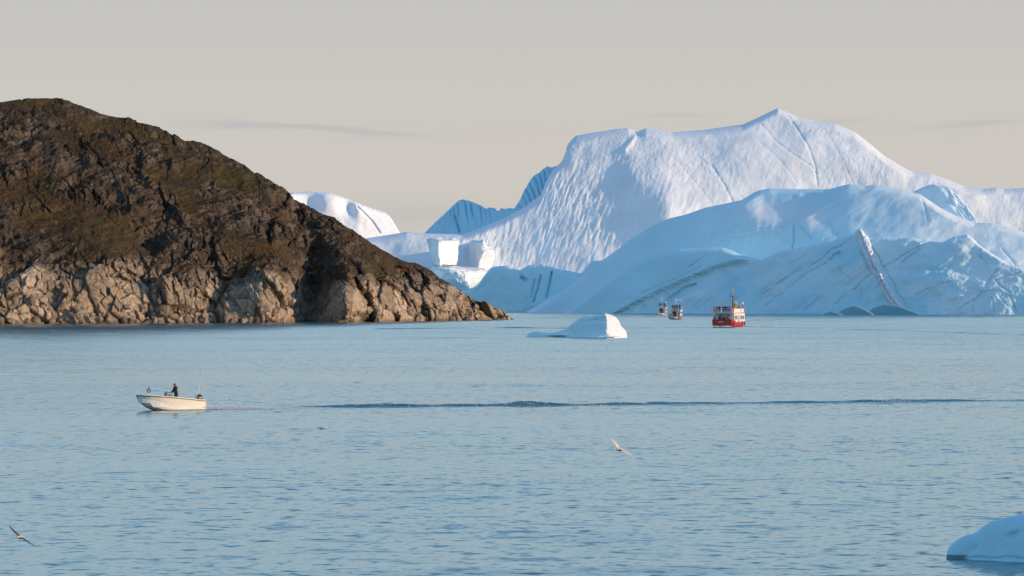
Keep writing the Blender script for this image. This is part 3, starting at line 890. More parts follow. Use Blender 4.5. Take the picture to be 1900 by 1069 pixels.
# ------------------------------------------------------------------ hill
silH = [(-260, 240), (-150, 215), (-60, 197), (0, 188), (15, 185), (38, 183), (42, 184.5), (44, 182), (68, 182.5), (86, 181.5), (109, 184), (121, 189), (141, 194), (162, 201.5), (182, 211.5), (207, 216), (232, 220.5),
        (255, 228), (278, 233), (303, 239.5), (328, 252), (340, 262), (356, 261), (379, 268), (404, 281), (417, 290), (450, 302.5), (467, 316.5), (480, 323), (505, 340), (530, 354),
        (543, 365), (548, 371.5), (571, 381.5), (594, 394), (606, 400.5), (621, 403), (637, 418), (657, 427), (677, 441), (700, 458.5), (720, 470), (745, 484), (770, 490), (796, 501.5),
        (816, 517), (834, 527), (859, 544.5), (874, 555), (894, 562), (909, 571), (930, 580), (945, 588), (953, 593), (960, 597)]
def make_hill():
    nx, nt = 860, 330
    sx = np.array([c[0] for c in silH], float); sy = np.array([c[1] for c in silH], float)
    xs = np.linspace(-260, 960, nx)
    top = np.interp(xs, sx, sy)
    Ys = np.interp(xs, [-260, 0, 250, 480, 530, 575, 640, 760, 960], [1060, 1112, 1140, 1166, 1174, 1190, 1190, 1224, 1285])
    yb = HOR + CAM_H * FPX / Ys + 3.0
    t = np.linspace(0, 1, nt)[:, None] ** 0.92
    PX = np.repeat(xs[None], nt, 0)
    PY = yb[None] + (top - yb)[None] * t
    hm = (yb - top) / FPX * 1200.0
    pale_y = np.interp(xs, [-260, 0, 60, 100, 160, 250, 330, 400, 460, 500, 540, 580, 640, 700, 760, 850, 960], [480, 482, 470, 488, 470, 478, 505, 510, 498, 478, 500, 520, 505, 510, 500, 525, 580])[None]
    low = sstep(-26, 26, PY - pale_y - 14 + 60 * fbm(PX * 0.018, PY * 0.026, 0 * PX, 5, gain=0.6, seed=3))
    Yd = Ys[None] + hm[None] * (0.55 * t + 1.0 * t ** 2.0) - 4.0 * low
    g = blob(PX, PY, 572, 545, 30, 75, 8)
    Yd = Yd + 17 * g * sstep(430, 470, PY) - 13 * blob(PX, PY, 495, 545, 40, 55) - 15 * blob(PX, PY, 645, 545, 40, 55)
    Yd = Yd + 9 * blob(PX, PY, 545, 330 + 60, 22, 70) + 8 * blob(PX, PY, 270, 450, 30, 30) - 6 * blob(PX, PY, 180, 500, 50, 50)
    # ledges running down to the right across the slope
    u = PX * 0.36 + PY * 0.93
    Yd = Yd + 4.5 * fbm(u * 0.028, (PX * 0.93 - PY * 0.36) * 0.006, 0 * PX, 4, seed=12) * (1 - low)
    X = (PX - 950) / FPX * Yd; Z = CAM_H - (PY - HOR) / FPX * Yd
    P = np.stack([X, Yd, Z], -1)
    x, y, z = P[..., 0], P[..., 1], P[..., 2]
    big = fbm(x / 34, y / 34, z / 22, 4, seed=1)
    mid = fbm(x / 11, y / 11, z / 8, 4, gain=0.55, seed=2, ridged=True)
    fine = fbm(x / 2.6, y / 2.6, z / 2.2, 4, gain=0.6, seed=4)
    pf0 = fbm(x / 6, y / 6, z / 6, 2, seed=18)
    # jointed blocks, leaning a little
    def blocks(size, sd, squash=(1, 0.22, 0.8)):
        wx = x + 0.25 * size * fbm(x / size, y / size, z / size, 2, seed=sd + 1)
        a = wx + 0.30 * z
        f1, f2, h, (ox, oy, oz) = worley(a / size * squash[0], y / size * squash[1], z / size * squash[2], seed=sd)
        tilt = (u01(h, 0) - 0.5) + 1.4 * (u01(h, 6) - 0.68) * ox + 1.1 * (u01(h, 17) - 0.5) * oz
        crack = sstep(0.10, 0.0, f2 - f1)
        return tilt, crack, u01(h, 12)
    k1, c1, r1 = blocks(15.0, 101, (1, 0.22, 0.7))
    k2, c2, r2 = blocks(5.2, 111, (1, 0.22, 0.65))
    k3, c3, r3 = blocks(1.9, 121)
    edge = 1 - 0.65 * sstep(0.90, 1.0, t)
    foot = sstep(0, 0.02, t)
    jn = np.clip(0.75 + 1.9 * perlin(x / 12, y / 12, z / 9, 19), 0.08, 1.3)
    dlow = 6.4 * k1 + 3.6 * jn * k2 + 1.6 * jn * k3 - 1.1 * c1 - 0.5 * c2 - 0.26 * jn * c3 + 1.2 * big + 0.45 * fine
    # ledges: steep little faces under flatter shelves, and smooth heath between the crags
    zz = z + 0.30 * x + 7.0 * fbm(x / 30, y / 30, z / 30, 3, seed=15)
    s1 = (zz / 11.0) % 1.0; s2 = ((zz + 3 * pf0) / 4.3) % 1.0
    saw = s1 * sstep(1.0, 0.88, s1) - 0.45; saw2 = s2 * sstep(1.0, 0.85, s2) - 0.45
    heath = sstep(-0.06, 0.16, fbm(x / 26 + 3, y / 26, z / 13, 3, seed=16)) * (1 - low)
    crag = 1 - 0.62 * heath
    dhigh = 4.5 * big + 2.6 * saw * (0.5 + 0.5 * crag) + crag * (2.0 * mid + 1.2 * fine + 1.3 * saw2) + crag * (3.0 * k1 + 2.2 * k2 + 1.1 * k3 - 0.4 * c2 - 0.2 * c3) * np.clip(0.55 + 1.5 * perlin(x / 25, y / 25, z / 14, 9), 0.1, 1.3)
    taper = sstep(960, 880, PX) * 0.8 + 0.2
    d = (low * dlow + (1 - low) * dhigh) * edge * taper
    P[..., 0] += 0.30 * d * (0.4 + 0.6 * foot); P[..., 1] += -0.85 * d
    P[..., 2] += 0.42 * d * foot
    # normals, for where plants can hold
    du = np.gradient(P, axis=1); dv = np.gradient(P, axis=0)
    N = np.cross(du, dv)
    N /= np.linalg.norm(N, axis=-1, keepdims=True) + 1e-9
    flat = N[..., 2]
    pn = fbm(x / 16, y / 16, z / 12, 4, seed=6)
    pf = fbm(x / 3.5, y / 3.5, z / 3.5, 4, gain=0.6, seed=8)
    veg = sstep(0.38, 0.66, flat + 0.30 * pn + 0.25 * pf) * (1 - 0.93 * low)
    veg = np.clip(0.75 * veg + 0.75 * heath * sstep(-0.5, 0.2, pf + 0.3), 0, 1)
    rust = np.clip(0.5 + 1.3 * perlin(x / 20, y / 20, z / 10, 21) + 0.6 * pf, 0, 1)[..., None]
    green = np.clip(1.6 * perlin(x / 24 + 5, y / 24, z / 9, 25) - 0.15 + 0.5 * pf, 0, 1)[..., None]
    vc = np.array([0.040, 0.029, 0.016]) * (1 - rust) + np.array([0.062, 0.038, 0.018]) * rust
    gold = np.clip(heath * (0.5 + 1.5 * perlin(x / 18, y / 18, z / 8, 29)), 0, 1)[..., None]
    vc = vc * (1 - 0.6 * gold) + np.array([0.074, 0.050, 0.020]) * 0.65 * gold
    vc = vc * (1 - 0.75 * green) + np.array([0.050, 0.045, 0.015]) * 0.75 * green
    tone = (0.72 + 0.55 * u01(np.floor(r2 * 1023).astype(np.uint32)) + 0.35 * pf)[..., None]
    hi = np.array([0.098, 0.080, 0.064]) * (0.45 + 0.95 * r3[..., None]) * (1 + 0.5 * pn[..., None])
    lo = np.array([0.385, 0.305, 0.220]) * np.clip(tone, 0.45, 1.3)
    lich = np.clip(1.6 * fbm(x / 5, y / 5, z / 4, 4, gain=0.6, seed=14) - 0.1, 0, 0.65)[..., None]
    lo = lo * (1 - lich) + np.array([0.12, 0.095, 0.07]) * lich
    cr = (np.maximum(0.8 * c2, 0.5 * jn * c3) * 0.5)[..., None]
    lo = lo * (1 - cr) + np.array([0.05, 0.04, 0.03]) * cr
    rock = hi * (1 - low[..., None]) + lo * low[..., None]
    pp = np.clip(sstep(0.42, 0.55, fbm(x / 14 + 9, y / 14, z / 9, 3, seed=44)) * 0.7 * (1 - low), 0, 1)[..., None]
    rock = rock * (1 - pp) + np.array([0.22, 0.17, 0.12]) * pp
    col = rock * (1 - veg[..., None]) + vc * veg[..., None]
    tide = (sstep(1.3, 0.2, z + 0.5 * pf) * 0.55)[..., None]
    col = col * (1 - tide) + np.array([0.045, 0.036, 0.026]) * tide
    # the land goes on behind the skyline
    nb = 10
    sb = np.linspace(0, 1, nb + 1)[1:, None]
    tp = P[-1][None]
    B = np.repeat(tp, nb, 0).copy()
    B[..., 1] += 320 * sb
    B[..., 2] = tp[..., 2] - (tp[..., 2] + 4) * sb ** 1.6
    B[..., 0] -= 60 * sb
    P = np.concatenate([P, B], 0)
    col = np.concatenate([np.clip(col, 0.01, 1), np.repeat(col[-1][None], nb, 0)], 0)
    m = NT('hill_rock')
    a_ = m.n('ShaderNodeAttribute', attribute_name='col')
    geo = m.n('ShaderNodeNewGeometry')
    n1 = m.noise(geo.outputs['Position'], 0.9, 6, 0.65)
    mr = m.n('ShaderNodeMapRange')
    mr.inputs['From Min'].default_value = 0.3; mr.inputs['From Max'].default_value = 0.7
    mr.inputs['To Min'].default_value = 0.5; mr.inputs['To Max'].default_value = 1.4
    m.l(n1.outputs['Fac'], mr.inputs['Value'])
    sc = m.n('ShaderNodeVectorMath', operation='SCALE')
    m.l(a_.outputs['Color'], sc.inputs[0]); m.l(mr.outputs[0], sc.inputs['Scale'])
    m.l(sc.outputs[0], m.b.inputs['Base Color'])
    m.b.inputs['Roughness'].default_value = 0.9
    m.b.inputs['Specular IOR Level'].default_value = 0.15
    bp = m.n('ShaderNodeBump'); bp.inputs['Distance'].default_value = 0.7
    m.l(n1.outputs['Fac'], bp.inputs['Height']); m.l(bp.outputs[0], m.b.inputs['Normal'])
    o = grid_obj('hill', P, m.m, None, col, smooth=False)
    tag(o, kind='structure')
    return o, m.m, P[:nt]
hill, M_rock, HP = make_hill()
# ------------------------------------------------------------------ mesh builder for the smaller things
class MB:
    def __init__(self):
        self.v, self.f = [], []
    def add(self, vs, fs):
        b = len(self.v)
        self.v += [tuple(p) for p in vs]
        self.f += [tuple(b + i for i in q) for q in fs]
        return self
    def box(self, c, s, rz=0.0, ry=0.0):
        m = Matrix.Translation(c) @ Matrix.Rotation(rz, 4, 'Z') @ Matrix.Rotation(ry, 4, 'Y')
        vs = [m @ Vector((x * s[0] / 2, y * s[1] / 2, z * s[2] / 2)) for x in (-1, 1) for y in (-1, 1) for z in (-1, 1)]
        return self.add(vs, [(0, 1, 3, 2), (4, 6, 7, 5), (0, 4, 5, 1), (2, 3, 7, 6), (0, 2, 6, 4), (1, 5, 7, 3)])
    def tube(self, pts, r, seg=8, r1=None):
        pts = [Vector(p) for p in pts]
        n = len(pts)
        rings = []
        for i, p in enumerate(pts):
            d = (pts[min(i + 1, n - 1)] - pts[max(i - 1, 0)]).normalized()
            a = d.orthogonal().normalized(); b = d.cross(a)
            rr = r if r1 is None else r + (r1 - r) * i / (n - 1)
            rings.append([p + (a * math.cos(t) + b * math.sin(t)) * rr for t in [2 * math.pi * k / seg for k in range(seg)]])
        return self.loft(rings)
    def loft(self, rings, cap=True, closed=True):
        m = len(rings[0]); vs = [p for r in rings for p in r]; fs = []
        for i in range(len(rings) - 1):
            for k in range(m if closed else m - 1):
                j = (k + 1) % m
                fs.append((i * m + k, i * m + j, (i + 1) * m + j, (i + 1) * m + k))
        if cap:
            fs.append(tuple(range(m - 1, -1, -1)))
            fs.append(tuple((len(rings) - 1) * m + k for k in range(m)))
        return self.add(vs, fs)
    def ball(self, c, r, nu=12, nv=8):
        rx, ry, rz = (r, r, r) if isinstance(r, (int, float)) else r
        rings = []
        for j in range(1, nv):
            ph = math.pi * j / nv
            rings.append([(c[0] + rx * math.sin(ph) * math.cos(2 * math.pi * k / nu), c[1] + ry * math.sin(ph) * math.sin(2 * math.pi * k / nu), c[2] - rz * math.cos(ph)) for k in range(nu)])
        return self.loft(rings)
    def ring(self, c, R0, r, axis='X', n=20, seg=8):
        rings = []
        for i in range(n):
            a = 2 * math.pi * i / n
            rg = []
            for k in range(seg):
                b = 2 * math.pi * k / seg
                q = (R0 + r * math.cos(b)); h = r * math.sin(b)
                p = (h, q * math.cos(a), q * math.sin(a)) if axis == 'X' else (q * math.cos(a), h, q * math.sin(a)) if axis == 'Y' else (q * math.cos(a), q * math.sin(a), h)
                rg.append((c[0] + p[0], c[1] + p[1], c[2] + p[2]))
            rings.append(rg)
        rings.append(rings[0])
        return self.loft(rings, cap=False)
    def build(self, name, mat, parent=None, smooth=False, label=None):
        me = bpy.data.meshes.new(name)
        me.from_pydata(self.v, [], self.f)
        bm = bmesh.new(); bm.from_mesh(me)
        bmesh.ops.remove_doubles(bm, verts=bm.verts, dist=1e-5)
        bmesh.ops.recalc_face_normals(bm, faces=bm.faces)
        if smooth:
            for e_ in bm.edges:
                if len(e_.link_faces) == 2 and e_.calc_face_angle() > R(32): e_.smooth = False
        bm.to_mesh(me); bm.free()
        if smooth:
            me.polygons.foreach_set('use_smooth', [True] * len(me.polygons))
        me.materials.append(mat)
        o = bpy.data.objects.new(name, me)
        COL.objects.link(o)
        o.parent = parent
        if label: o['label'] = label
        return o

def copy_tree(o, parent=None):
    c = o.copy()
    COL.objects.link(c)
    c.parent = parent
    for ch in [x for x in bpy.data.objects if x.parent == o]:
        copy_tree(ch, c)
    return c

M_gel = plain('cream_gelcoat', (0.84, 0.80, 0.66), 0.28, spec=0.5, var=0.06)
M_white = plain('white_paint', (0.78, 0.78, 0.76), 0.4, var=0.10)
M_black = plain('black_rubber', (0.018, 0.018, 0.02), 0.55)
M_red = plain('red_hull_paint', (0.44, 0.042, 0.028), 0.4, var=0.22, scale=1.2)
M_orange = plain('orange_plastic', (0.75, 0.16, 0.03), 0.5)
M_yellow = plain('yellow_paint', (0.72, 0.40, 0.03), 0.4)
M_steel = plain('bare_steel', (0.55, 0.56, 0.57), 0.35, metal=0.8)
M_grey = plain('grey_paint', (0.35, 0.37, 0.39), 0.5)
M_dark = plain('dark_paint', (0.05, 0.055, 0.065), 0.45)
M_glass = plain('window_glass', (0.05, 0.07, 0.09), 0.08, spec=0.6, var=0.02)
M_wood = plain('deck_boards', (0.22, 0.17, 0.12), 0.7)
M_foam = plain('sea_foam', (0.82, 0.85, 0.87), 0.8)
M_skin = plain('skin', (0.42, 0.25, 0.17), 0.55)
M_hair = plain('dark_hair', (0.02, 0.015, 0.012), 0.6)
M_trou = plain('dark_trousers', (0.025, 0.028, 0.035), 0.8)
JACK = {c: plain(c + '_jacket', v, 0.75) for c, v in dict(black=(0.012, 0.012, 0.016), navy=(0.02, 0.035, 0.09), blue=(0.03, 0.13, 0.36), red=(0.42, 0.03, 0.03),
        orange=(0.62, 0.16, 0.04), yellow=(0.72, 0.58, 0.03), green=(0.10, 0.20, 0.04), grey=(0.22, 0.23, 0.25), purple=(0.14, 0.03, 0.10)).items()}

# ------------------------------------------------------------------ people
def body_mesh(name, lean=0.0, arms='down', fingers=False, knee=0.0):
    """One continuous body grown on a skeleton; x is forward, 1.75 m tall."""
    V, E, Rd = [], [], []
    def pt(p, r, link=None):
        V.append(p); Rd.append(r if isinstance(r, tuple) else (r, r))
        if link is not None: E.append((link, len(V) - 1))
        return len(V) - 1
    def ln(z, x=0.0):
        return x + lean * max(0, z - 0.92)
    pel = pt((0, 0, 0.92), (0.16, 0.125))
    wa = pt((ln(1.08), 0, 1.08), (0.155, 0.12), pel)
    ch = pt((ln(1.30), 0, 1.30), (0.185, 0.135), wa)
    up = pt((ln(1.43), 0, 1.43), (0.14, 0.11), ch)
    nk = pt((ln(1.51), 0, 1.51), 0.062, up)
    jw = pt((ln(1.57, .025), 0, 1.57), (0.070, 0.080), nk)
    hd = pt((ln(1.65, .02), 0, 1.65), (0.082, 0.100), jw)
    tp = pt((ln(1.72, .01), 0, 1.72), (0.062, 0.075), hd)
    pt((ln(1.61, .135), 0, 1.61), 0.016, jw)                       # nose
    for s in (-1, 1):
        pt((ln(1.63), 0.095 * s, 1.63), 0.016, hd)                 # ear
        hp = pt((0, 0.10 * s, 0.86), 0.105, pel)
        kn = pt((knee, 0.115 * s, 0.48), 0.068, hp)
        ca = pt((knee * 0.6 - .01, 0.12 * s, 0.33), 0.062, kn)
        an = pt((0, 0.12 * s, 0.09), 0.045, ca)
        pt((0.16, 0.14 * s, 0.045), 0.042, an)
        sh = pt((ln(1.40), 0.20 * s, 1.40), 0.075, up)
        if arms == 'down':
            el = pt((ln(1.12, -.02), 0.26 * s, 1.12), 0.052, sh); wr = pt((ln(0.90, .08), 0.25 * s, 0.88), 0.038, el)
            hv, side = Vector((0.25, 0, -0.97)), Vector((1, 0, 0))
        else:
            el = pt((ln(1.15, .12), 0.25 * s, 1.14), 0.055, sh); wr = pt((ln(1.1, .36), 0.16 * s, 1.06), 0.038, el)
            hv, side = Vector((0.95, 0, -0.2)), Vector((0, -s, 0.2))
        w = Vector(V[wr])
        pm = pt(tuple(w + hv * 0.07), (0.036, 0.026), wr)
        if fingers:
            c = Vector(V[pm])
            for i, (off, L_) in enumerate(((-0.030, .062), (-0.010, .075), (0.010, .070), (0.030, .055))):
                b0 = pt(tuple(c + side * off + hv * 0.025), 0.009, pm)
                b1 = pt(tuple(c + side * off * 1.1 + hv * (0.025 + L_ * .6)), 0.009, b0)
                pt(tuple(c + side * off * 1.1 + hv * (0.025 + L_) + Vector((0, 0, -0.022))), 0.008, b1)
            t0 = pt(tuple(w + hv * 0.035 + side * 0.045), 0.010, pm)
            pt(tuple(w + hv * 0.07 + side * 0.065 + Vector((0, 0, -.01))), 0.009, t0)
    me = bpy.data.meshes.new(name + '_skeleton')
    me.from_pydata(V, E, [])
    o = bpy.data.objects.new('tmp', me)
    COL.objects.link(o)
    o.modifiers.new('s', 'SKIN')
    for i, r in enumerate(Rd):
        me.skin_vertices[0].data[i].radius = r
    me.skin_vertices[0].data[0].use_root = True
    sb = o.modifiers.new('d', 'SUBSURF'); sb.levels = 1; sb.render_levels = 1
    dg = bpy.context.evaluated_depsgraph_get()
    out = bpy.data.meshes.new_from_object(o.evaluated_get(dg))
    bpy.data.objects.remove(o)
    out.name = name
    out.materials.clear()
    for m in (JACK['black'], M_trou, M_skin, M_hair):
        out.materials.append(m)
    wr_z = 0.93 if arms == 'down' else None
    for p in out.polygons:
        c = p.center
        xx = c.x - lean * max(0, c.z - .92)
        k = 0 if c.z > 0.86 else 1
        if c.z > 1.53: k = 2
        if c.z > 1.66 or (c.z > 1.56 and xx < 0.0): k = 3
        if arms == 'down' and abs(c.y) > 0.19 and c.z < 0.89: k = 2
        if arms != 'down' and xx > 0.36 and 0.9 < c.z < 1.2: k = 2
        p.material_index = k
        p.use_smooth = True
    return out

BODY = body_mesh('person', lean=0.03)
BODY2 = body_mesh('person', lean=0.10, arms='fwd')
PN = {}
def person(loc, rz, jacket, label, group=None, mesh=None, scale=1.0):
    o = bpy.data.objects.new('person', mesh or BODY)
    COL.objects.link(o)
    o.location = loc
    o.rotation_euler = (0, 0, rz)
    o.scale = (scale,) * 3
    for s in o.material_slots:
        s.link = 'OBJECT'
    mats = (JACK[jacket], M_trou, M_skin, M_hair)
    for s, m in zip(o.material_slots, mats):
        s.material = m
    tag(o, label, 'person', group)
    return o

# ------------------------------------------------------------------ speedboat
def hull_loft(mb, stations, steps):
    """stations: x, list of (half beam, z) from keel to sheer. Adds both sides and the transom."""
    rings = []
    for x, prof in stations:
        rg = [(x, -b, z) for b, z in reversed(prof)] + [(x, b, z) for b, z in prof[1:]]
        rings.append(rg)
    mb.loft(rings, cap=False, closed=False)
    mb.add(rings[0], [tuple(range(len(rings[0])))])

def interp(x, xs, ys, soft=0.0):
    if soft:
        t = x + soft * np.linspace(-1, 1, 9)
        t = np.clip(t, xs[0], xs[-1])
        return float(np.mean(np.interp(t, xs, ys)))
    return float(np.interp(x, xs, ys))

def make_speedboat():
    d = wdist(761.0)
    root = empty('speedboat', ((317.5 - 950) / FPX * d, d, 0.0))
    root.rotation_euler = (0, R(-3.2), R(208))
    root.scale = (0.95, 0.95, 0.98)
    tag(root, 'small cream open motorboat speeding left with one man aboard', 'boat')
    xs = [-2.6, -2.2, -1.8, -1.4, -1.0, -0.6, -0.2, 0.2, 0.6, 1.0, 1.3, 1.6, 1.85, 2.1, 2.3, 2.5, 2.65, 2.8, 2.9, 3.0]
    sheer_b = lambda x: interp(x, [-2.6, -1.2, 0.4, 1.4, 2.2, 2.7, 3.0], [0.90, 1.02, 1.06, 1.0, 0.76, 0.42, 0.03], 0.12 if x < 2.8 else 0)
    sheer_z = lambda x: interp(x, [-2.6, -1, 0.4, 1.6, 3.0], [0.88, 0.95, 1.02, 1.04, 1.04])
    chine_b = lambda x: interp(x, [-2.6, -1.2, 0.0, 1.0, 1.4, 2.2, 2.7, 3.0], [0.78, 0.84, 0.82, 0.72, 0.62, 0.32, 0.13, 0.02], 0.12 if x < 2.8 else 0)
    chine_z = lambda x: interp(x, [-2.6, -1.2, 0.0, 1.0, 1.4, 2.2, 2.7, 3.0], [0.00, 0.00, 0.00, 0.03, 0.08, 0.27, 0.60, 0.95], 0.12 if x < 2.8 else 0)
    keel_z = lambda x: interp(x, [-2.6, -1.2, 0.4, 1.1, 1.7, 2.2, 2.6, 2.85, 3.0], [-0.16, -0.16, -0.15, -0.12, -0.02, 0.16, 0.42, 0.66, 0.95], 0.10 if x < 2.8 else 0)
    st = []
    for x in xs:
        sb, sz, cb, cz, kz = sheer_b(x), sheer_z(x), chine_b(x), chine_z(x), keel_z(x)
        mb_, mz = 0.5 * cb, kz + 0.5 * (cz - kz)
        prof = [(0, kz), (mb_ * 0.96, mz - 0.012), (mb_ * 1.06, mz - 0.004), (mb_ * 1.04, mz + 0.03), (cb, cz), (cb + 0.055 * min(1, sb * 2), cz + 0.012), (cb + 0.05 * min(1, sb * 2), cz + 0.05),
                (cb + (sb - cb) * 0.62, cz + (sz - cz) * 0.55), (sb, sz)]
        st.append((x, prof))
    h = MB(); hull_loft(h, st, 0)
    h.build('hull', M_gel, root, smooth=True)
    # inner skin, floor and rim
    g = MB()
    ro, ri = [], []
    for x in xs:
        b, z = sheer_b(x), sheer_z(x)
        ro.append((x, b)); ri.append((x, max(b - 0.13, 0.0)))
    for s in (1, -1):
        rings = []
        for (x, b), (_, bi) in zip(ro, ri):
            z = sheer_z(x)
            rings.append([(x, s * (b + 0.004), z - 0.02), (x, s * (b + 0.004), z + 0.035), (x, s * bi, z + 0.035), (x, s * bi, z - 0.02)])
        g.loft(rings)
    g.box((-1.95, 0, 0.80), (0.10, 1.75, 0.20))
    g.build('gunwale', M_gel, root)
    inner = MB()
    for s in (1, -1):
        inner.loft([[(x, s * max(b - 0.125, 0.0), sheer_z(x)), (x, s * max(b - 0.16, 0.0), 0.16 if x < 2 else 0.45)] for x, b in ro[:-1]], cap=False, closed=False)
    inner.build('cockpit_lining', M_white, root)
    fl = MB()
    fl.loft([[(x, -max(sheer_b(x) - 0.16, 0.02), 0.165), (x, max(sheer_b(x) - 0.16, 0.02), 0.165)] for x in xs[:14]], cap=False, closed=False)
    fl.build('cockpit_floor', M_grey, root)
    fd = MB()
    fd.loft([[(x, -max(sheer_b(x) - 0.12, 0.01), sheer_z(x) + 0.01), (x, 0, sheer_z(x) + 0.05), (x, max(sheer_b(x) - 0.12, 0.01), sheer_z(x) + 0.01)] for x in xs[11:]], cap=False, closed=False)
    fd.build('foredeck', M_gel, root)
    rr = MB()
    for s in (1, -1):
        rr.tube([(x, s * (sheer_b(x) + 0.012), sheer_z(x) - 0.05) for x in xs], 0.026, 6)
    rr.tube([(3.0, 0.05, 0.98), (3.06, 0, 1.0), (3.0, -0.05, 0.98)], 0.05, 6)
    rr.build('rub_rail', M_dark, root, label='dark rubbing strip under the gunwale')
    ks = MB()
    ks.tube([(x + 0.015, 0, keel_z(x) - 0.01) for x in (1.1, 1.4, 1.7, 1.95, 2.2, 2.4, 2.6, 2.75, 2.85, 3.0)], 0.028, 6)
    ks.build('stem_strip', M_dark, root)
    # side console
    co = MB()
    co.loft([[(0.05, -0.38, 0.17), (0.05, 0.38, 0.17), (0.62, 0.34, 0.17), (0.62, -0.34, 0.17)],
             [(0.08, -0.36, 0.98), (0.08, 0.36, 0.98), (0.52, 0.30, 1.04), (0.52, -0.30, 1.04)]])
    con = co.build('console', M_white, root)
    ws = MB()
    ws.tube([(0.55, -0.33, 1.0), (0.50, -0.33, 1.40), (0.50, 0.33, 1.40), (0.55, 0.33, 1.0)], 0.016, 6)
    ws.tube([(0.08, 0.33, 0.98), (0.12, 0.33, 1.36), (0.50, 0.33, 1.40)], 0.013, 6)
    ws.build('windscreen_frame', M_steel, con)
    MB().box((0.515, 0, 1.21), (0.012, 0.62, 0.30), ry=R(-8)).build('windscreen', M_glass, con)
    MB().ring((0.02, 0.05, 1.08), 0.17, 0.014, 'X').box((0.04, 0.05, 1.08), (0.02, 0.30, 0.02)).build('steering_wheel', M_black, con, smooth=True)
    MB().box((0.25, 0.12, 1.12), (0.10, 0.16, 0.14)).build('chart_plotter', M_black, con)
    MB().box((-1.05, 0, 0.34), (0.45, 1.1, 0.36)).build('bench', M_white, root)
    # bow reel on its post
    rl = MB(); rl.tube([(2.05, 0.12, 1.0), (2.05, 0.12, 1.34)], 0.028, 8)
    post = rl.build('reel_post', M_steel, root, smooth=True)
    MB().ring((2.05, 0.12, 1.42), 0.15, 0.035, 'Y').box((2.05, 0.12, 1.42), (0.26, 0.03, 0.04)).box((2.05, 0.12, 1.42), (0.04, 0.03, 0.26)).build('line_reel', M_dark, post, smooth=True)
    MB().ball((2.05, 0.12, 1.42), (0.055, 0.07, 0.055)).build('reel_hub', M_orange, post, smooth=True)
    MB().ball((2.05, 0.12, 1.66), (0.04, 0.04, 0.05)).build('bow_light', M_black, post, smooth=True)
    MB().tube([(2.62, -0.10, 1.04), (2.62, -0.10, 1.12), (2.62, 0.10, 1.12), (2.62, 0.10, 1.04)], 0.02, 6).build('mooring_cleat', M_steel, root)
    # outboard motor
    om = MB()
    om.loft([[(-2.38 + a * 0.32 * math.cos(t) * (1 if math.cos(t) > 0 else 0.85), a * 0.20 * math.sin(t), z) for t in [2 * math.pi * k / 12 for k in range(12)]]
             for z, a in ((0.86, 0.92), (0.94, 1.0), (1.09, 1.0), (1.22, 0.88), (1.30, 0.6), (1.32, 0.3))])
    mot = om.build('outboard_motor', M_black, root, smooth=True)
    MB().loft([[(-2.38 + a * 0.24 * math.cos(t), a * 0.15 * math.sin(t), z) for t in [2 * math.pi * k / 10 for k in range(10)]] for z, a in ((-0.40, 0.35), (0.1, 0.5), (0.45, 0.75), (0.80, 0.95), (0.88, 0.95))]).build('engine_leg', M_white, mot, smooth=True)
    MB().box((-2.06, 0, 0.70), (0.14, 0.30, 0.34)).build('transom_bracket', M_dark, mot)
    MB().box((-2.39, 0.203, 1.06), (0.30, 0.006, 0.045)).build('cowling_stripe', M_white, mot)
    an = MB(); an.tube([(-1.75, 0.86, 0.95), (-2.05, 0.88, 2.2), (-2.28, 0.89, 3.25)], 0.020, 6, 0.011)
    an.build('whip_antenna', M_white, root)
    # the man at the wheel
    bm_ = body_mesh('person', lean=0.14, arms='fwd', fingers=True, knee=0.06)
    p = person((0, 0, 0), 0, 'black', 'man in black jacket standing at the wheel of the cream motorboat', mesh=bm_)
    m = root.matrix_basis @ Matrix.Translation((-0.40, 0.05, 0.22))
    p.matrix_world = m
    p.location = m.translation; p.rotation_euler = (0, R(-1), R(202)); p.scale = (1.25, 1.28, 1.06)
    return root
speedboat = make_speedboat()

# ------------------------------------------------------------------ ships seen from astern
def ship_hull(root, L, B, zs, zm, zb, mat, name='hull', rake=1.2):
    """Rounded hull with a flat transom; zs, zm, zb: sheer height at stern, middle, bow."""
    xs = np.linspace(-L / 2, L / 2, 15)
    st = []
    for x in xs:
        u = (x + L / 2) / L
        b = B / 2 * interp(u, [0, .15, .5, .75, .9, 1], [0.93, 1.0, 1.0, 0.86, 0.5, 0.02])
        z = interp(u, [0, .12, .2, .5, .8, 1], [zs, zs, zm, zm, (zm + zb) / 2, zb])
        k = interp(u, [0, .1, .8, .95, 1], [-0.7, -1.0, -1.0, -0.5, 0.3])
        fl = rake * max(0, u - .6)
        st.append((x + fl * 0, [(0, k), (b * .55, k + .25), (b * (.93 - .2 * max(0, u - .7)), 0.15), (b * .985, z * .55), (b, z)]))
    h = MB(); hull_loft(h, st, 0)
    o = h.build(name, mat, root)
    return o, xs

def rail(root, pts, z0, z1, mat, r=0.035, n_mid=1, name='railing', post=1.1):
    mb = MB()
    for a, b in zip(pts, pts[1:]):
        a, b = Vector((*a, 0)), Vector((*b, 0))
        for i in range(n_mid + 1):
            z = z0 + (z1 - z0) * (i + 1) / (n_mid + 1)
            mb.tube([a + Vector((0, 0, z)), b + Vector((0, 0, z))], r, 5)
        n = max(1, int((b - a).length / post))
        for i in range(n + 1):
            p = a.lerp(b, i / n)
            mb.tube([p + Vector((0, 0, z0)), p + Vector((0, 0, z1))], r, 5)
    return mb.build(name, mat, root)

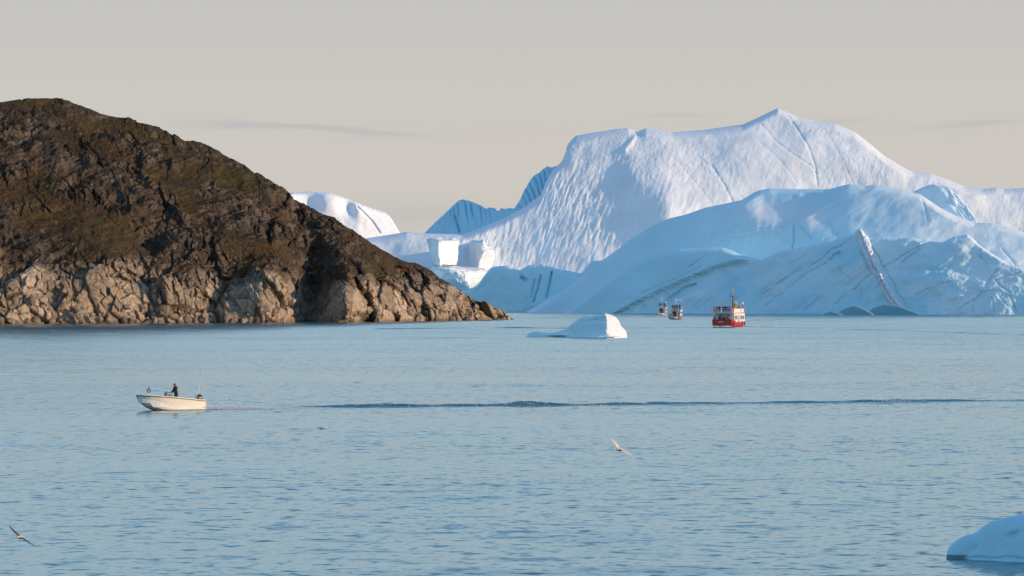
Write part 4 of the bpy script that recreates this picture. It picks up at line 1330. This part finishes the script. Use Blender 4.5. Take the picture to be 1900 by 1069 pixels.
ORD = ['', 'second', 'third', 'fourth', 'fifth', 'sixth', 'seventh', 'eighth', 'ninth']
def put_people(root, spots, where, group):
    """Passengers; those in the same colour are told apart by their order from the left."""
    at_px = []
    for (x, y, z, col, rz, k) in spots:
        p = root.matrix_basis @ Vector((x, y, z))
        at_px.append((p.x / p.y, p, col, rz, k))
    for col in sorted({q[2] for q in at_px}):
        same = sorted((q for q in at_px if q[2] == col), key=lambda q: q[0])
        for i, (u, p, c_, rz, k) in enumerate(same):
            if len(same) == 1:
                lab = 'passenger in %s %s jacket %s' % ('an' if col == 'orange' else 'a', col, where)
            else:
                lab = '%s of the %s-jacketed passengers %s' % ('leftmost' if i == 0 else 'rightmost' if i == len(same) - 1 else ORD[i] + ' from left', col, where)
            person(p, root.rotation_euler.z + R(rz), col, lab, group=group, mesh=BODY2 if k else BODY, scale=random.uniform(0.97, 1.05))

random.seed(4)
def make_red_ship():
    d = wdist(607.0)
    L, B = 16.0, 5.5
    a = R(71)
    stern = Vector(((1339.6 - 950) / FPX * d, d, 0))
    c = stern + Vector((math.cos(a), math.sin(a), 0)) * (L / 2)
    root = empty('passenger_ship', c, a)
    tag(root, 'red-hulled passenger ship with white superstructure and crowded decks, seen from astern', 'ship')
    hull, xs = ship_hull(root, L, B, 1.85, 1.30, 2.6, M_red)
    MB().box((-8.03, 0.3, 1.25), (0.04, 1.2, 0.16)).build('name_board', M_white, hull)
    MB().box((-8.0, 0, 1.87), (0.14, 5.1, 0.07)).build('stern_rail', M_red, hull)
    MB().box((-1.0, 0, 1.10), (13.0, 5.0, 0.08)).build('main_deck', M_wood, root)
    dh = MB(); dh.box((-0.85, 0, 2.27), (9.7, 5.0, 2.26))
    house = dh.build('deck_house', M_white, root)
    for s in (-1, 1):
        for x, w in ((-4.7, 0.9), (-3.5, 0.9), (-1.6, 1.7), (0.4, 0.9), (1.6, 0.9), (2.9, 0.9)):
            tall = w > 1.5
            MB().box((x, s * 2.51, 2.35 if not tall else 2.15), (w, 0.04, 0.95 if not tall else 1.7)).build('door' if tall else 'window', M_grey if tall else M_glass, house)
        MB().box((-1.8, s * 2.64, 3.46), (11.0, 0.05, 0.10)).build('deck_edge_stripe', M_orange, house)
    MB().box((-5.72, 0.9, 2.2), (0.05, 0.9, 1.9)).build('door', M_grey, house)
    MB().box((-5.72, -1.1, 2.5), (0.05, 1.2, 0.7)).build('window', M_glass, house)
    ud = MB(); ud.box((-1.8, 0, 3.46), (11.0, 5.25, 0.12))
    ud.build('upper_deck', M_white, root)
    for y in (-2.45, 2.45):
        MB().tube([(-7.2, y, 1.1), (-7.2, y, 3.42)], 0.06, 8).build('deck_pillar', M_white, root)
    rail(root, [(-7.3, -2.55), (-7.3, 2.55)], 3.52, 4.60, M_white, n_mid=2)
    rail(root, [(-7.25, 2.55), (3.6, 2.55)], 3.52, 4.60, M_white, n_mid=2)
    rail(root, [(-7.25, -2.55), (3.6, -2.55)], 3.52, 4.60, M_white, n_mid=2)
    rail(root, [(-7.95, 2.3), (-7.95, -2.3)], 1.9, 2.5, M_white, n_mid=0)
    MB().box((-3.6, -2.62, 4.05), (6.4, 0.05, 0.95)).build('rail_canvas', M_white, root)
    MB().box((1.4, -2.62, 4.05), (2.4, 0.05, 0.9)).build('rail_canvas', M_white, root)
    for x, y in ((3.2, -2.70), (-6.9, -2.70), (-7.42, 2.0)):
        MB().ring((x, y, 4.25), 0.30, 0.09, 'Y').build('lifebuoy', M_orange, root, smooth=True)
    wh = MB(); wh.loft([[(4.05, -1.6, 1.3), (4.05, 1.6, 1.3), (6.2, 1.1, 1.3), (6.2, -1.1, 1.3)], [(4.05, -1.5, 5.1), (4.05, 1.5, 5.1), (5.8, 1.0, 5.1), (5.8, -1.0, 5.1)]])
    w_ = wh.build('wheelhouse', M_white, root)
    for s in (-1, 1):
        MB().box((4.9, s * 1.30, 4.55), (1.2, 0.05, 0.6), rz=R(-s * 14)).build('window', M_glass, w_)
    fn = MB(); fn.loft([[(2.9 + a_ * 0.62 * math.cos(t), -0.35 + a_ * 0.45 * math.sin(t), z) for t in [2 * math.pi * k / 14 for k in range(14)]] for z, a_ in ((3.52, 1.0), (5.2, 0.95), (6.0, 0.7), (6.4, 0.45))])
    fn.build('funnel', M_yellow, root, smooth=True)
    mt = MB(); mt.tube([(2.2, 0.1, 3.5), (2.25, 0.1, 5.6), (2.3, 0.1, 7.7)], 0.17, 8, 0.12)
    mast = mt.build('mast', M_dark, root)
    MB().tube([(2.3, 0.1, 7.6), (2.25, 0.15, 9.3), (2.2, 0.2, 10.0)], 0.14, 8, 0.05).build('topmast', M_yellow, mast)
    MB().tube([(2.3, -0.75, 8.3), (2.3, 0.95, 8.3)], 0.05, 6).tube([(2.3, -0.5, 9.2), (2.3, 0.7, 9.2)], 0.04, 6).build('crosstree', M_yellow, mast)
    MB().ball((2.3, 0.5, 8.55), 0.13).build('mast_light', M_orange, mast, smooth=True)
    MB().ball((2.3, -0.35, 9.4), 0.11).build('mast_light', M_orange, mast, smooth=True)
    MB().box((2.1, 0.3, 7.7), (0.25, 1.5, 0.16), rz=R(30)).build('radar_scanner', M_dark, mast)
    rp = MB(); rp.tube([(2.6, -2.3, 3.5), (2.6, -2.3, 5.5)], 0.07, 8)
    rp_ = rp.build('dome_post', M_dark, root)
    MB().ball((2.6, -2.3, 5.85), (0.32, 0.32, 0.36)).build('satellite_dome', M_white, rp_, smooth=True)
    for x, y, z in ((3.2, 2.3, 8.6), (1.8, -2.35, 9.0)):
        MB().tube([(x, y, 3.5), (x, y + 0.02, 6.0), (x - .1, y + .05, z)], 0.035, 5, 0.015).build('whip_antenna', M_grey, root)
    for x, y in ((-7.2, -2.80), (3.0, -2.70)):
        MB().tube([(x, y, 0.35), (x, y, 1.35)], 0.16, 8).build('fender', M_black, hull, smooth=True)
    for x in (-3.0, 0.5, 2.6):
        MB().ball((x, -2.74, 0.72), (0.22, 0.07, 0.15)).build('hawse_hole', M_black, hull, smooth=True)
    MB().tube([(-8.0, -2.2, 1.9), (-8.5, -2.2, 3.4)], 0.03, 5).build('flag_staff', M_white, root)
    fg = MB(); fg.loft([[(-8.5 - 0.02 * i, -2.2 + 0.12 * math.sin(i), 3.35 - 0.12 * i), (-8.5 - 0.02 * i, -2.2 + 0.12 * math.sin(i) + 0.45, 3.25 - 0.14 * i)] for i in range(5)], cap=False, closed=False)
    fg.build('flag', JACK['red'], root)
    up = [(-7.0, 2.35, 'navy', 90, 0), (-6.9, 1.75, 'orange', 20, 1), (-6.9, 1.2, 'black', 0, 0), (-6.5, 0.95, 'black', 40, 0), (-6.9, 0.1, 'red', 0, 0), (-6.7, -0.25, 'black', 0, 1), (-6.9, -0.7, 'black', -20, 0),
          (-6.3, -0.95, 'purple', 0, 0), (-6.9, -1.45, 'grey', 0, 0), (-5.0, -1.2, 'red', 0, 0), (-4.6, -1.9, 'orange', -60, 1), (-3.4, -1.7, 'black', -90, 0), (-2.4, -2.1, 'navy', -90, 0),
          (-1.3, -2.2, 'black', -90, 1), (0.4, -2.2, 'red', -90, 0), (-6.0, 2.0, 'black', 60, 0), (-4.8, 0.6, 'black', 0, 0)]
    put_people(root, [(x, y, 3.53, c_, r_, k_) for x, y, c_, r_, k_ in up], 'on the upper deck of the red ship', 'passengers on the red ship')
    lo = [(-7.3, 1.0, 'black', 180, 0), (-7.1, 0.5, 'black', 160, 1), (-7.3, 0.05, 'navy', 180, 0), (-7.2, -0.4, 'red', 170, 0), (-7.3, -1.0, 'black', 190, 0), (-6.9, -1.45, 'grey', 200, 1), (-7.2, 2.1, 'purple', 160, 0), (-6.5, 0.2, 'black', 180, 0)]
    put_people(root, [(x, y, 1.15, c_, r_, k_) for x, y, c_, r_, k_ in lo], 'on the aft deck of the red ship', 'passengers on the red ship')
    return root
red_ship = make_red_ship()

def make_tour_boat(px, py, heading, L, B, label, spots_up, spots_low, who, hullmat, mast_h, radar):
    d = wdist(py)
    a = R(90 - heading)
    c = Vector(((px - 950) / FPX * d, d, 0)) + Vector((math.cos(a), math.sin(a), 0)) * (L / 2)
    root = empty('tour_boat', c, a)
    tag(root, label, 'boat')
    hull, xs = ship_hull(root, L, B, 1.05, 1.0, 1.9, hullmat)
    MB().box((0, 0, 0.78), (L * 0.82, B * 0.92, 0.08)).build('deck', M_wood, root)
    x0 = -L / 2
    cb = MB(); cb.box((1.0, 0, 1.85), (L * 0.52, B * 0.74, 2.06))
    cab = cb.build('cabin', M_white, root)
    for s in (-1, 1):
        for x in (-1.0, 0.4, 1.8, 3.1):
            MB().box((x, s * (B * 0.37 + 0.01), 2.15), (0.95, 0.04, 0.6)).build('window', M_glass, cab)
    MB().box((1.0 - L * 0.26 - 0.02, 0.3, 1.75), (0.04, 0.8, 1.75)).build('door', M_dark, cab)
    MB().box((0.3, 0, 2.94), (L * 0.68, B * 0.86, 0.10)).build('roof_deck', M_white, root)
    xb, xf, y = 0.3 - L * 0.34, 0.3 + L * 0.34, B * 0.42
    rail(root, [(xf, -y), (xb, -y), (xb, y), (xf, y)], 2.99, 3.90, M_grey, n_mid=1, r=0.02)
    rail(root, [(x0 + 3.2, -B * .46), (x0 + .1, -B * .45), (x0 + .1, B * .45), (x0 + 3.2, B * .46)], 1.05, 1.70, M_grey, n_mid=1, r=0.022)
    mm = MB(); mm.tube([(0.6, B * 0.16, 2.95), (0.6, B * 0.16, mast_h)], 0.10, 8, 0.05)
    ms = mm.build('mast', M_white, root)
    MB().tube([(0.6, B * .16 - .6, mast_h * .8), (0.6, B * .16 + .6, mast_h * .8)], 0.035, 5).build('crosstree', M_white, ms)
    MB().tube([(0.6, B * .16 - 0.5, mast_h * .8), (0.6, B * .16 - 0.5, mast_h + 1.6)], 0.03, 5, 0.012).build('whip_antenna', M_white, ms)
    MB().ball((0.6, B * .16 + .5, mast_h * .8 + .15), 0.12).build('mast_light', M_orange, ms, smooth=True)
    for i, (x, yy, z) in enumerate(radar):
        pp = MB().tube([(x, yy, 2.95), (x, yy, z - .12)], 0.05, 6).build('radar_post', M_grey, root)
        if i % 2 == 0:
            MB().ball((x, yy, z + .1), (0.34, 0.34, 0.24)).build('radar_dome', M_white, pp, smooth=True)
        else:
            MB().box((x, yy, z), (0.22, 1.3, 0.16), rz=R(20)).build('radar_scanner', M_white, pp)
    for s in (-1, 1):
        MB().tube([(x0 + 1.0, s * (B / 2 + .02), 0.3), (x0 + 1.0, s * (B / 2 + .02), 1.0)], 0.14, 8).build('fender', M_black, hull, smooth=True)
    MB().ring((x0 + .02, -B * .25, 1.42), 0.26, 0.07, 'X').build('lifebuoy', M_orange, root, smooth=True)
    MB().tube([(x0 - 0.05, -1.0, 0.55), (x0 - 0.05, 0.9, 0.55)], 0.16, 8).build('rolled_canvas', M_white, root, smooth=True)
    put_people(root, [(x, y_, 3.0, c_, r_, k_) for x, y_, c_, r_, k_ in spots_up], 'on the roof deck of the ' + who, 'passengers on the ' + who)
    put_people(root, [(x, y_, 0.83, c_, r_, k_) for x, y_, c_, r_, k_ in spots_low], 'at the stern of the ' + who, 'passengers on the ' + who)
    return root
make_tour_boat(1251.5, 592.8, 9, 11.0, 3.9, 'grey tour boat crowded with people, nearer of the two left of the red ship',
               [(-2.6, 1.0, 'red', 10, 0), (-2.3, 0.35, 'green', 0, 0), (-2.9, -0.3, 'blue', 0, 0), (-2.4, -1.2, 'black', -30, 1), (-1.6, -1.4, 'orange', -60, 0), (-1.2, 0.6, 'black', 0, 0), (0.4, -0.2, 'navy', 0, 0)],
               [(-4.9, 1.2, 'yellow', 170, 0), (-4.7, 0.6, 'navy', 180, 1), (-4.6, -0.3, 'purple', 180, 0), (-4.8, -1.35, 'blue', 190, 0), (-4.2, 0.1, 'black', 180, 0)],
               'nearer tour boat', M_grey, 5.6, [(0.6, 0.3, 6.0), (0.8, -0.9, 6.2)])
make_tour_boat(1227.5, 586.3, 7, 10.0, 3.4, 'pale tour boat with a white mast, farther of the two left of the red ship',
               [(-2.2, 1.0, 'black', 20, 0), (-2.0, -0.7, 'black', -10, 0), (-1.2, -1.1, 'orange', -40, 1), (-1.0, 0.4, 'navy', 0, 0)],
               [(-4.2, 0.7, 'navy', 180, 0), (-4.1, -0.6, 'grey', 180, 0)],
               'farther tour boat', M_white, 7.0, [(0.9, -0.9, 4.6)])

# ------------------------------------------------------------------ gulls
M_gw = plain('white_feathers', (0.78, 0.76, 0.72), 0.8)
M_gg = plain('grey_feathers', (0.42, 0.42, 0.43), 0.8)
M_gd = plain('slate_feathers', (0.06, 0.065, 0.075), 0.8)
M_bk = plain('yellow_beak', (0.65, 0.38, 0.05), 0.5)
def gull(loc, heading, roll, pitch, span, label, dihedral=12, wing=M_gg, tips=M_gd, body=M_gw, folded=False):
    root = empty('gull', loc)
    root.rotation_euler = (Matrix.Rotation(heading, 3, 'Z') @ Matrix.Rotation(-pitch, 3, 'Y') @ Matrix.Rotation(roll, 3, 'X')).to_euler()
    k = span / 1.4
    prof = [(-0.24, .02, .012), (-0.18, .045, .04), (-0.08, .068, .065), (0.03, .076, .075), (0.12, .062, .060), (0.18, .045, .048), (0.23, .045, .046), (0.27, .034, .034), (0.29, .015, .015)]
    b = MB(); b.loft([[(x * k, w * math.cos(t) * k, h * math.sin(t) * k + (0.02 * k if x > .18 else 0)) for t in [2 * math.pi * i / 10 for i in range(10)]] for x, w, h in prof])
    bd = b.build('body', body, root, smooth=True)
    MB().loft([[(.285 * k, .012 * k * math.cos(t), .02 * k + .012 * k * math.sin(t)) for t in (0, 1.57, 3.14, 4.71)], [(.345 * k, .003 * k * math.cos(t), .012 * k + .004 * k * math.sin(t)) for t in (0, 1.57, 3.14, 4.71)]]).build('beak', M_bk, bd)
    MB().loft([[(-.20 * k, -.035 * k, .005 * k), (-.20 * k, .035 * k, .005 * k), (-.20 * k, .03 * k, -.008 * k), (-.20 * k, -.03 * k, -.008 * k)], [(-.37 * k, -.075 * k, .004 * k), (-.37 * k, .075 * k, .004 * k), (-.37 * k, .07 * k, -.002 * k), (-.37 * k, -.07 * k, -.002 * k)]]).build('tail', body, root)
    dz = math.tan(R(dihedral))
    for s in (1, -1):
        if folded:
            w = MB(); w.loft([[(x * k, s * (y + .012 * math.cos(t)) * k, (z + h * math.sin(t)) * k) for t in [2 * math.pi * i / 8 for i in range(8)]] for x, y, z, h in ((.14, .045, .03, .02), (.06, .066, .03, .05), (-.08, .066, .03, .05), (-.22, .045, .03, .03), (-.40, .02, .035, .008))])
            w.build('wing', wing, root, smooth=True)
            continue
        def sec(y, xc, ch, th, z):
            pr = [(0.5, 0.0), (0.25, 0.5), (-0.1, 0.42), (-0.5, 0.05), (-0.1, -0.18), (0.25, -0.3)]
            return [((xc + a * ch * 1.3) * k, s * y * k, (z + c * th) * k) for a, c in pr]
        S_ = [(.03, .04, .17, .035, .02), (.12, .06, .19, .035, .02 + .12 * dz * 1.4), (.24, .075, .175, .028, .02 + .24 * dz * 1.3), (.34, .065, .155, .022, .02 + .30 * dz * 1.2), (.46, .03, .125, .014, .02 + .33 * dz * 1.1)]
        w = MB(); w.loft([sec(*q) for q in S_])
        wg = w.build('wing', wing, root, smooth=True)
        T_ = [(.46, .03, .125, .014, .02 + .33 * dz * 1.1), (.57, -.02, .085, .009, .02 + .32 * dz), (.66, -.075, .045, .006, .02 + .28 * dz), (.70, -.10, .012, .003, .02 + .26 * dz)]
        MB().loft([sec(*q) for q in T_]).build('wing_tip', tips, wg, smooth=True)
    if folded:
        for s in (1, -1):
            MB().tube([(0.0, s * .025 * k, -.06 * k), (0.005, s * .025 * k, -.16 * k)], .006 * k, 5).build('leg', M_bk, root)
    tag(root, label, 'gull')
    return root
def gl(px, py, d):
    return at(px, py, d)
M_tan = plain('sunlit_feathers', (0.62, 0.52, 0.42), 0.85)  # warm sunlight on the wings put into the feather colour
gull(gl(1150, 834, 186), math.atan2(-0.88, -0.47), R(-36), R(4), 1.75, 'pale gull banking on outstretched wings above the water right of centre', 14, wing=M_tan, tips=M_gg, body=M_gg)
gull(gl(38, 997, 131), math.atan2(-0.9, -0.40), R(-33), R(2), 1.20, 'dark-winged gull gliding in the near left corner of the picture', 6, wing=M_gd, tips=M_gd, body=M_gg)
gull(gl(426, 741, 304), math.atan2(0.9, -0.3), R(26), R(0), 0.62, 'little dark gull flying just behind the cream motorboat', 10, wing=M_gd, tips=M_gd, body=M_gg)
gull(gl(680, 693.5, 444), math.atan2(0.3, 0.95), R(-14), R(5), 1.0, 'white gull skimming the water far behind the cream motorboat', 16, wing=M_gw)
g = gull((0, 0, 0), math.atan2(-0.2, 0.97), 0, 0, 1.5, 'white gull sitting on the water below the boat wake', folded=True, wing=M_gw)
g.location = at(599, 796, wdist(796)); g.location.z = 0.06
gull(gl(1752, 528, 900), math.atan2(0.5, 0.8), R(-20), R(3), 1.1, 'tiny gull in flight before the cracked blue slab of ice', 20, wing=M_tan)
gp = at(1897, 951.5, wdist(1040) + 1.1)
gull(gp, math.atan2(-0.3, 0.95), 0, R(8), 1.0, 'gull perched on top of the blue ice floe at the right edge', folded=True, wing=M_tan)

# ------------------------------------------------------------------ boulders along the foot of the hill
def rock_mesh(seed):
    rng = random.Random(seed)
    bm = bmesh.new()
    bmesh.ops.create_icosphere(bm, subdivisions=2, radius=1.05)
    planes = []
    for i in range(13):
        n = Vector((rng.gauss(0, 1), rng.gauss(0, 1), rng.gauss(0, 1))).normalized()
        planes.append((n, rng.uniform(0.45, 0.75)))
    for v in bm.verts:
        for n, d in planes:
            q = v.co.dot(n)
            if q > d: v.co -= n * (q - d) * 0.95
        v.co += Vector((rng.uniform(-1, 1), rng.uniform(-1, 1), rng.uniform(-1, 1))) * 0.03
    me = bpy.data.meshes.new('boulder')
    bm.to_mesh(me); bm.free()
    a = me.color_attributes.new('col', 'FLOAT_COLOR', 'POINT')
    t = rng.uniform(0.7, 1.15)
    a.data.foreach_set('color', np.tile(np.array([0.36 * t, 0.275 * t, 0.195 * t, 1], np.float32), len(me.vertices)))
    me.materials.append(M_rock)
    return me
ROCKS = [rock_mesh(i) for i in range(8)]
rng = random.Random(11)
nr_, nc_ = HP.shape[:2]
for i in range(110):
    c = int(nc_ * rng.uniform(0.20, 0.985))
    low_row = rng.random() < 0.6
    for r in range(2, nr_):
        if HP[r, c, 2] > (rng.uniform(0.0, 1.2) if low_row else rng.uniform(1.5, 18)):
            break
    p = HP[min(r, nr_ - 1), c]
    if p[2] > 20: continue
    o = bpy.data.objects.new('boulder', rng.choice(ROCKS))
    COL.objects.link(o)
    s = rng.uniform(0.9, 1.7) * (1.4 if rng.random() < 0.2 else 1.0)
    o.location = (p[0], p[1] + 0.1 * s, p[2] + 0.05 * s)
    o.rotation_euler = [rng.uniform(0, 6.28) for _ in range(3)]
    o.scale = (s * rng.uniform(.8, 1.4), s, s * rng.uniform(.6, 1.2))
    o.parent = hill

# ------------------------------------------------------------------ spray and foam
def flecks(name, pts, label):
    """Many small drops and clots of foam in one object."""
    V, F = [], []
    for (x, y, z, r) in pts:
        b = len(V)
        sx = r * rng.uniform(1, 2.6)
        V += [(x - sx, y, z), (x + sx, y, z), (x, y - r, z), (x, y + r, z), (x, y, z + r * .7), (x, y, z - r * .5)]
        F += [(b, b + 2, b + 4), (b + 2, b + 1, b + 4), (b + 1, b + 3, b + 4), (b + 3, b, b + 4), (b + 2, b, b + 5), (b + 1, b + 2, b + 5), (b + 3, b + 1, b + 5), (b, b + 3, b + 5)]
    me = bpy.data.meshes.new(name)
    me.from_pydata(V, [], F)
    me.materials.append(M_foam)
    o = bpy.data.objects.new(name, me)
    COL.objects.link(o)
    tag(o, label, None, kind='stuff')
    return o
pts = []
for i in range(2600):
    t = rng.random() ** 1.7
    px = 376 + t * 240
    wy = np.interp(px, [380, 1180], [760.0, 752.5])
    dd = wdist(wy) + rng.gauss(0, 0.5 + 0.3 * t)
    hgt = 0.34 * (1 - t) ** 1.4 * rng.random() ** 1.5
    p = at(px, 0, dd)
    pts.append((p.x, dd, 0.03 + hgt, rng.uniform(0.012, 0.05) * (1.1 - 0.6 * t)))
for i in range(700):
    px = rng.choice([rng.gauss(950, 70), rng.gauss(1080, 60), rng.gauss(760, 60), rng.gauss(1660, 25)])
    wy = np.interp(px, [380, 1180, 2100], [758.0, 752.0, 742.0])
    dd = wdist(wy) + rng.gauss(-0.25, 0.35)
    p = at(px, 0, dd)
    h_ = float(wake_height(np.array([[p.x]]), np.array([[dd]]))[0, 0])
    pts.append((p.x, dd, h_ + 0.01, rng.uniform(0.012, 0.04)))
for i in range(500):
    t = rng.random()
    m = speedboat.matrix_basis @ Vector((rng.uniform(-2.6, 0.6), 0.95 + 0.3 * rng.random(), 0))
    pts.append((m.x, m.y, 0.02 + 0.06 * rng.random(), rng.uniform(0.015, 0.035)))
flecks('spray', pts, 'white spray and foam trailing behind the cream motorboat')
pts = []
for i in range(600):
    side = rng.random() < 0.6
    if side:
        q = red_ship.matrix_basis @ Vector((8.5 - 6.5 * rng.random(), -2.9 - 3.2 * rng.random() ** 1.5, 0))
    else:
        q = red_ship.matrix_basis @ Vector((-8.2 - 2.5 * rng.random(), rng.uniform(-2.6, 2.6), 0))
    pts.append((q.x, q.y, 0.05 + 0.25 * rng.random() ** 2, rng.uniform(0.05, 0.14)))
flecks('foam', pts, 'foam of the wash around the red passenger ship')
